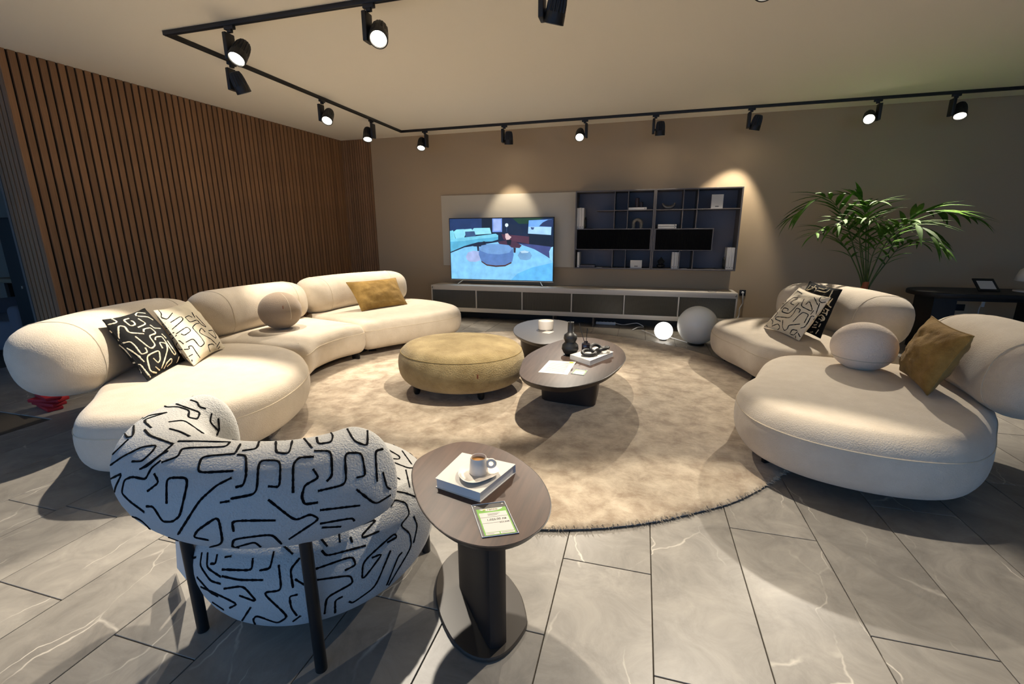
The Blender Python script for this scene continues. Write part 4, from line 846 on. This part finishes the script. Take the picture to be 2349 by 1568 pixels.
def bookend(x, z, s, label):
    t = empty('bookend', (x, 7.05, z), label, 'bookend'); MB().box((x-s*.045, 7.05, z+.006), (.13, .10, .012), .003).obj('base', CERAMB, t)
    MB().tube([Vector((x+.0, 7.05+.05*math.cos(a), z+.085+.075*math.sin(a))) for a in [2*PI*k/28 for k in range(28)]], .011, 8, True).obj('ring', CERAMB, t)
bookend(-.83, 1.4525, -1, 'black ring bookend beside the tall books on the left flap box'); bookend(1.128, .8865, 1, 'black ring bookend in the bottom right corner of the shelf')
for x, lb in ((-.60, 'small white card on the bottom of the left shelf bay'), (.60, 'small white card on the bottom of the right shelf bay')):
    c_ = MB().box((x, 7.0, .8885), (.085, .05, .004), .001).obj('shelf_card', WHITEP, origin=(x, 7, .8865)); tag(c_, lb, 'card')
for x, w_, lb in ((-1.36, .07, 'white card on the console, first beside the television foot'), (-1.26, .07, 'white card on the console, second beside the television foot'), (-1.155, .08, 'white card on the console, furthest of three from the television'), (.86, .09, 'white card at the right end of the console'), (1.0, .10, 'framed white card at the right end of the console')):
    p0 = Vector((x, 6.93, .5755)); c_ = MB().span((x-w_/2, 6.90, .5752), (x+w_/2, 6.985, .5775)).obj('console_card', WHITEP, origin=(x, 6.93, .5755), smooth=0); tag(c_, lb, 'card')
    if 'framed' in lb: MB().tube([(x-w_/2, 6.90, .578), (x+w_/2, 6.90, .578), (x+w_/2, 6.985, .578), (x-w_/2, 6.985, .578)], .003, 6, True).obj('rim', SHELFF, c_)
# outlet, plug, power strip, globes
ou = MB().box((1.459, YB-.006, .533), (.085, .012, .085), .004).obj('wall_outlet', BLACKP, origin=(1.459, YB-.006, .533)); tag(ou, 'black wall socket at the end of the console', 'socket')
MB().lathe([(.001, 0), (.02, .001), (.021, .004), (.018, .0045)], M=Matrix.Translation((1.459, YB-.013, .533)) @ Matrix.Rotation(PI/2, 4, 'X'), n=20).obj('socket_ring', INK, ou)
pc = empty('power_cable', (1.459, YB-.02, .5), 'white plug and cable hanging from the black wall socket', 'cable')
MB().lathe([(.001, .0), (.018, .0), (.018, .02), (.011, .034), (.001, .036)], M=Matrix.Translation((1.459, YB-.014, .536)) @ Matrix.Rotation(PI/2, 4, 'X'), n=18).obj('plug', PLASTW, pc)
MB().tube(smooth_open([Vector(p) for p in ((1.459, YB-.045, .53), (1.462, YB-.05, .45), (1.47, YB-.03, .38), (1.44, YB-.03, .30), (1.435, YB-.03, .18), (1.36, YB-.08, .10), (1.30, YB-.1, .012))], 50), .007, 8).obj('cord', PLASTW, pc)
ps = empty('power_strip', (-.47, 7.06, 0), 'white power strip on the floor under the console', 'power strip')
MB().box((-.47, 7.06, .026), (.30, .05, .045), .006).obj('body', PLASTW, ps)
for k in range(5): MB().lathe([(.016, .048), (.015, .05), (.012, .0495)], (-.58+k*.055, 7.06, 0), 14).obj('socket', PAPERG, ps)
MB().tube(smooth_open([Vector(p) for p in ((-.32, 7.06, .03), (-.2, 7.03, .02), (-.05, 7.02, .05), (.02, 7.0, .055), (.1, 6.98, .012), (.02, 6.84, .03), (-.06, 6.72, .012))], 60), .006, 8).obj('cord', PLASTW, ps)
def globe(p, r, label, m, lit):
    t = empty('globe_lamp', (p[0], p[1], 0), label, 'lamp', 'globe lamps on the floor before the console')
    MB().lathe([(.001, 0), (r*.42, 0), (r*.42, .012), (r*.36, .018)], (p[0], p[1], 0), 28).obj('base', BLACKM, t)
    MB().ball((p[0], p[1], .008+r), r, r, r).obj('globe', m, t, smooth=80)
    MB().tube(smooth_open([Vector(q) for q in ((p[0]-r*.4, p[1]+.05, .008), (p[0]-r*1.2, p[1]+.25, .02), (p[0]-r*1.5-.1, p[1]+.5, .02))], 24), .005, 8).obj('cord', PLASTW, t)
    return t
g1 = globe((.345, 6.20), .118, 'small glowing white globe lamp on the floor', GLOBEON, True)
globe((.74, 6.05), .243, 'large unlit white globe lamp on the floor', GLOBE, False)
# ------------------------------------------------------------------ palm
PX, PY = 2.66, 6.52
PP = empty('potted_palm', (PX, PY, 0), 'tall green kentia palm in a pot behind the right sofa', 'plant')
MB().lathe([(.001, 0), (.14, 0), (.19, .34), (.2, .345), (.2, .37), (.185, .37), (.18, .33), (.001, .33)], (PX, PY, 0), 32).obj('pot', BLACKP, PP); MB().lathe([(.001, .335), (.178, .336)], (PX, PY, 0), 24).obj('soil', SOILM, PP)
MB().tube([(PX, PY, .33), (PX+.0, PY, .70), (PX+.01, PY, .80)], [.045, .04, .034], 12).obj('trunk', TERRA, PP)
lm_v, lm_f = [], []
for k, (wd, dp) in enumerate(((.25, 0), (.8, -.01), (1, -.04), (.8, -.10), (.42, -.19), (.03, -.30))):
    x = k/5; lm_v += [(x, -.045*wd, dp-.006*wd), (x, 0, dp+.012*wd), (x, .045*wd, dp-.006*wd)]
for k in range(5):
    for j in range(2): lm_f.append((k*3+j, k*3+j+1, k*3+j+4, k*3+j+3))
lme = bpy.data.meshes.new('leaflet'); lme.from_pydata([Vector(v) for v in lm_v], [], lm_f); lme.materials.append(LEAFM); lme.shade_smooth()
pr = random.Random(11)
FR = [([(1978, 655), (1962, 580), (1935, 500), (1890, 452), (1815, 500)], [0, .0, -.05, -.1, -.1], 13, .36, .26),
      ([(1972, 655), (1958, 600), (1930, 555), (1895, 528), (1862, 540)], [0, -.1, -.2, -.3, -.4], 10, .40, .20),
      ([(1985, 655), (1986, 560), (1985, 490), (1965, 450), (1920, 445)], [0, .02, .05, .1, .15], 11, .42, .22),
      ([(1990, 655), (1992, 570), (1992, 500), (2000, 470), (2020, 462)], [0, -.1, -.2, -.35, -.5], 11, .40, .22),
      ([(2000, 660), (2038, 580), (2080, 510), (2140, 484), (2238, 500)], [0, .0, .05, .05, .05], 14, .36, .26),
      ([(1992, 655), (2022, 575), (2062, 522), (2110, 518), (2160, 570)], [0, -.15, -.35, -.55, -.65], 14, .40, .24),
      ([(2000, 660), (2035, 600), (2065, 565), (2095, 552), (2118, 558)], [0, .05, .1, .15, .2], 9, .42, .20),
      ([(1982, 655), (1978, 580), (1962, 520), (1940, 505), (1910, 520)], [0, -.2, -.35, -.5, -.6], 10, .40, .22),
      ([(1990, 655), (2000, 590), (2020, 550), (2045, 520), (2070, 520)], [0, -.1, -.2, -.2, -.2], 9, .42, .22),
      ([(1984, 655), (1975, 590), (1972, 530), (1985, 500), (2005, 505)], [0, -.2, -.4, -.55, -.7], 8, .45, .20)]
for pts, dy, nl, t0, ln in FR:
    t0 += .13
    W3 = [on_y(x, y, PY+d) for (x, y), d in zip(pts, dy)]; W3[0] = W3[0].lerp(Vector((PX, PY, W3[0].z)), .4)
    W3 = [Vector((PX+pr.uniform(-.03, .03), PY+pr.uniform(-.03, .03), .36))]+W3
    R3 = smooth_open(W3, 60); fo = MB().tube(R3, [.0105-.0085*i/59 for i in range(60)], 7).obj('frond', STEMM, PP)
    for k in range(nl):
        f_ = t0+(1-t0)*(k/(nl-1))**.9; i = min(int(f_*59), 58); p = R3[i]; tg = (R3[min(i+2, 59)]-R3[max(i-2, 0)]).normalized()
        sv_ = tg.cross(Vector((0, 0, 1)))
        if sv_.length < .25: sv_ = tg.cross(Vector((.3, -1, .2)))
        sv_.normalize(); upv = sv_.cross(tg).normalized()
        for s in (1, -1):
            if k == nl-1 and s < 0: dv = tg.copy()
            else: dv = (tg*.75+sv_*s*pr.uniform(.55, .9)+upv*pr.uniform(.05, .4)).normalized()
            l = 1.45*ln*(.62+.5*math.sin(PI*min(1, (f_-t0)/(1-t0)*.85+.12)))*pr.uniform(.9, 1.1)
            M = frame(p, dv, Vector((0, 0, 1)).cross(dv) if abs(dv.z) < .95 else sv_)
            lo = bpy.data.objects.new('leaflet', lme); COL.objects.link(lo); lo.parent = fo
            lo.matrix_local = Matrix.Translation(-Vector(fo['_w'])) @ M @ Matrix.Diagonal((l, l*1.55, l*pr.uniform(.7, 1.7), 1))
# ------------------------------------------------------------------ console desk on the right
DK = empty('console_desk', (3.9, 6.5, 0), 'black console desk with rounded end against the back wall', 'desk')
prism([(3.12, 6.45), (3.16, 6.28), (3.32, 6.17), (3.6, 6.15), (4.4, 6.15), (5.2, 6.15), (5.32, 6.3), (5.34, 6.55), (5.28, 6.8), (5.1, 6.86), (4.4, 6.86), (3.5, 6.86), (3.28, 6.80), (3.15, 6.64)], [(.006, .672), (0, .68), (0, .714), (.006, .72)], 120).obj('desk_top', BLACKP, DK, smooth=40)
for x in (3.40, 4.42): prism([(x-.12, 6.3), (x+.10, 6.3), (x+.10, 6.7), (x-.12, 6.7)], [(.02, 0), (0, .004), (0, .64), (-.012, .672)], 4, False).obj('leg', BLACKP, DK, smooth=0)
MB().span((3.46, 6.48, .60), (4.36, 6.52, .672), .004).obj('stretcher', BLACKP, DK)
fm = empty('photo_frame', (3.86, 6.5, .72), 'small black photo frame leaning back on the desk', 'frame')
Mf = frame((3.86, 6.44, .724), (1, .0, 0), (0, .06, .07)); hb = [(-.11, 0), (.11, 0), (.11, .12), (-.11, .12)]
Mf = frame((3.845, 6.42, .733), (1, 0, 0), (-.25, .55, .45))
def fbox(x0, y0, x1, y1, t0_, t1_, m, nm): 
    vs = [Mf @ Vector(q) for q in ((x0, y0, t0_), (x1, y0, t0_), (x1, y1, t0_), (x0, y1, t0_), (x0, y0, t1_), (x1, y0, t1_), (x1, y1, t1_), (x0, y1, t1_))]
    MB().add(vs, [(3, 2, 1, 0), (4, 5, 6, 7), (0, 1, 5, 4), (1, 2, 6, 5), (2, 3, 7, 6), (3, 0, 4, 7)]).obj(nm, m, fm, smooth=0)
fbox(-.10, 0, .10, .20, -.012, 0, BLACKP, 'frame'); fbox(-.075, .03, .075, .16, 0, .001, WHITEP, 'print'); MB().tube([Mf @ Vector((0, .14, -.012)), Vector((3.845, 6.62, .7262))], .005, 6).obj('strut', BLACKP, fm)
LP = empty('table_lamp', (4.27, 6.55, .72), 'white mushroom table lamp on the desk', 'lamp')
MB().lathe([(.001, .7205), (.12, .7205), (.12, .735), (.02, .74), (.018, .83), (.03, .845)], (4.27, 6.55, 0), 32).obj('base', CERAM, LP, smooth=50)
MB().lathe([(.125, .84), (.128, .845), (.12, .90), (.10, .96), (.06, 1.0), (.001, 1.01)], (4.27, 6.55, 0), 36).obj('shade', CERAM, LP, smooth=50)
lc = empty('lamp_cord', (4.1, 7.2, .4), 'thin white cord with switch hanging behind the desk', 'cable')
MB().tube(smooth_open([Vector(p) for p in ((4.22, 6.88, .70), (4.24, 7.0, .60), (4.20, 7.1, .48), (4.22, 7.15, .30), (4.26, 7.2, .10), (4.3, 7.2, .006))], 40), .006, 8).obj('cord', PLASTW, lc); MB().box((4.205, 7.08, .50), (.032, .022, .08), .006).obj('switch', PLASTW, lc)
ou = MB().box((4.05, YB-.006, .42), (.16, .012, .085), .004).obj('wall_outlet', BLACKP, origin=(4.05, YB-.006, .42)); tag(ou, 'black double wall socket under the black desk', 'socket'); MB().lathe([(.001, 0), (.02, .001), (.021, .004), (.018, .0045)], M=Matrix.Translation((4.01, YB-.013, .42)) @ Matrix.Rotation(PI/2, 4, 'X'), n=20).obj('socket_ring', INK, ou)
# ------------------------------------------------------------------ glimpse of the neighbouring display at the left
bd = empty('display_board', (-6.28, 3.3, 0), 'tall black display board behind the end of the slatted wall', 'board')
MB().span((-6.60, 3.28, .0), (-5.95, 3.32, 1.58), .018, 4).obj('board', BLACKP, bd); MB().span((-6.57, 3.24, 0), (-5.98, 3.40, .03), .004).obj('base', BLACKM, bd); MB().box((-6.42, 3.275, .85), (.012, .012, .03), .002).obj('clip', SILVER, bd)
GC = empty('armchair', (-7.25, 3.8, 0), 'grey upholstered armchair behind the slatted wall', 'armchair')
mb, _, _ = soft([(-7.75, 3.35), (-6.85, 3.35), (-6.80, 4.2), (-7.8, 4.2)], .1, .44, .05, .07, 3.2, .02, n=60); mb.obj('seat', GREYF, GC, smooth=80)
for a, b in (((-7.9, 3.3, .1), (-7.72, 4.25, .62)), ((-6.88, 3.3, .1), (-6.68, 4.25, .62)), ((-7.9, 4.1, .1), (-6.68, 4.32, .80))): MB().span(a, b, .06, 4).obj('arm' if b[2] < .7 else 'backrest', GREYF, GC)
for x in (-7.8, -6.8):
    for y in (3.4, 4.2): MB().tube([(x, y, 0), (x, y, .12)], .02, 8).obj('leg', BLACKM, GC)
DT = empty('dining_table', (-8.3, 4.9, 0), 'light oak table in the neighbouring display', 'table')
MB().span((-9.6, 4.5, .70), (-7.1, 5.5, .76), .006).obj('table_top', OAKL, DT)
for x in (-9.4, -7.3):
    for y in (4.65, 5.35): MB().span((x-.04, y-.04, 0), (x+.04, y+.04, .70), .004).obj('leg', WENGE, DT)
bb = MB().lathe([(.001, .7605), (.11, .7605), (.16, .86), (.165, .98), (.155, .98), (.10, .78), (.001, .775)], (-8.3, 4.85, 0), 28).obj('blue_bowl', BLUEB, origin=(-8.3, 4.85, .76)); tag(bb, 'deep blue bowl on the light oak table', 'bowl')
rq = on_z(112, 922, .05)
rd = empty('red_strap_bundle', (rq.x, rq.y, 0), 'red strap bundle on the floor behind the long sofa', 'strap')
for k in range(4): MB().box((rq.x+.004*k, rq.y, .016+.031*k), (.26, .1, .03), .008, Matrix.Rotation(.25*(k % 3-1), 3, 'Z')).obj('strap_fold', REDM, rd)

for o in bpy.data.objects:
    if '_w' in o: del o['_w']
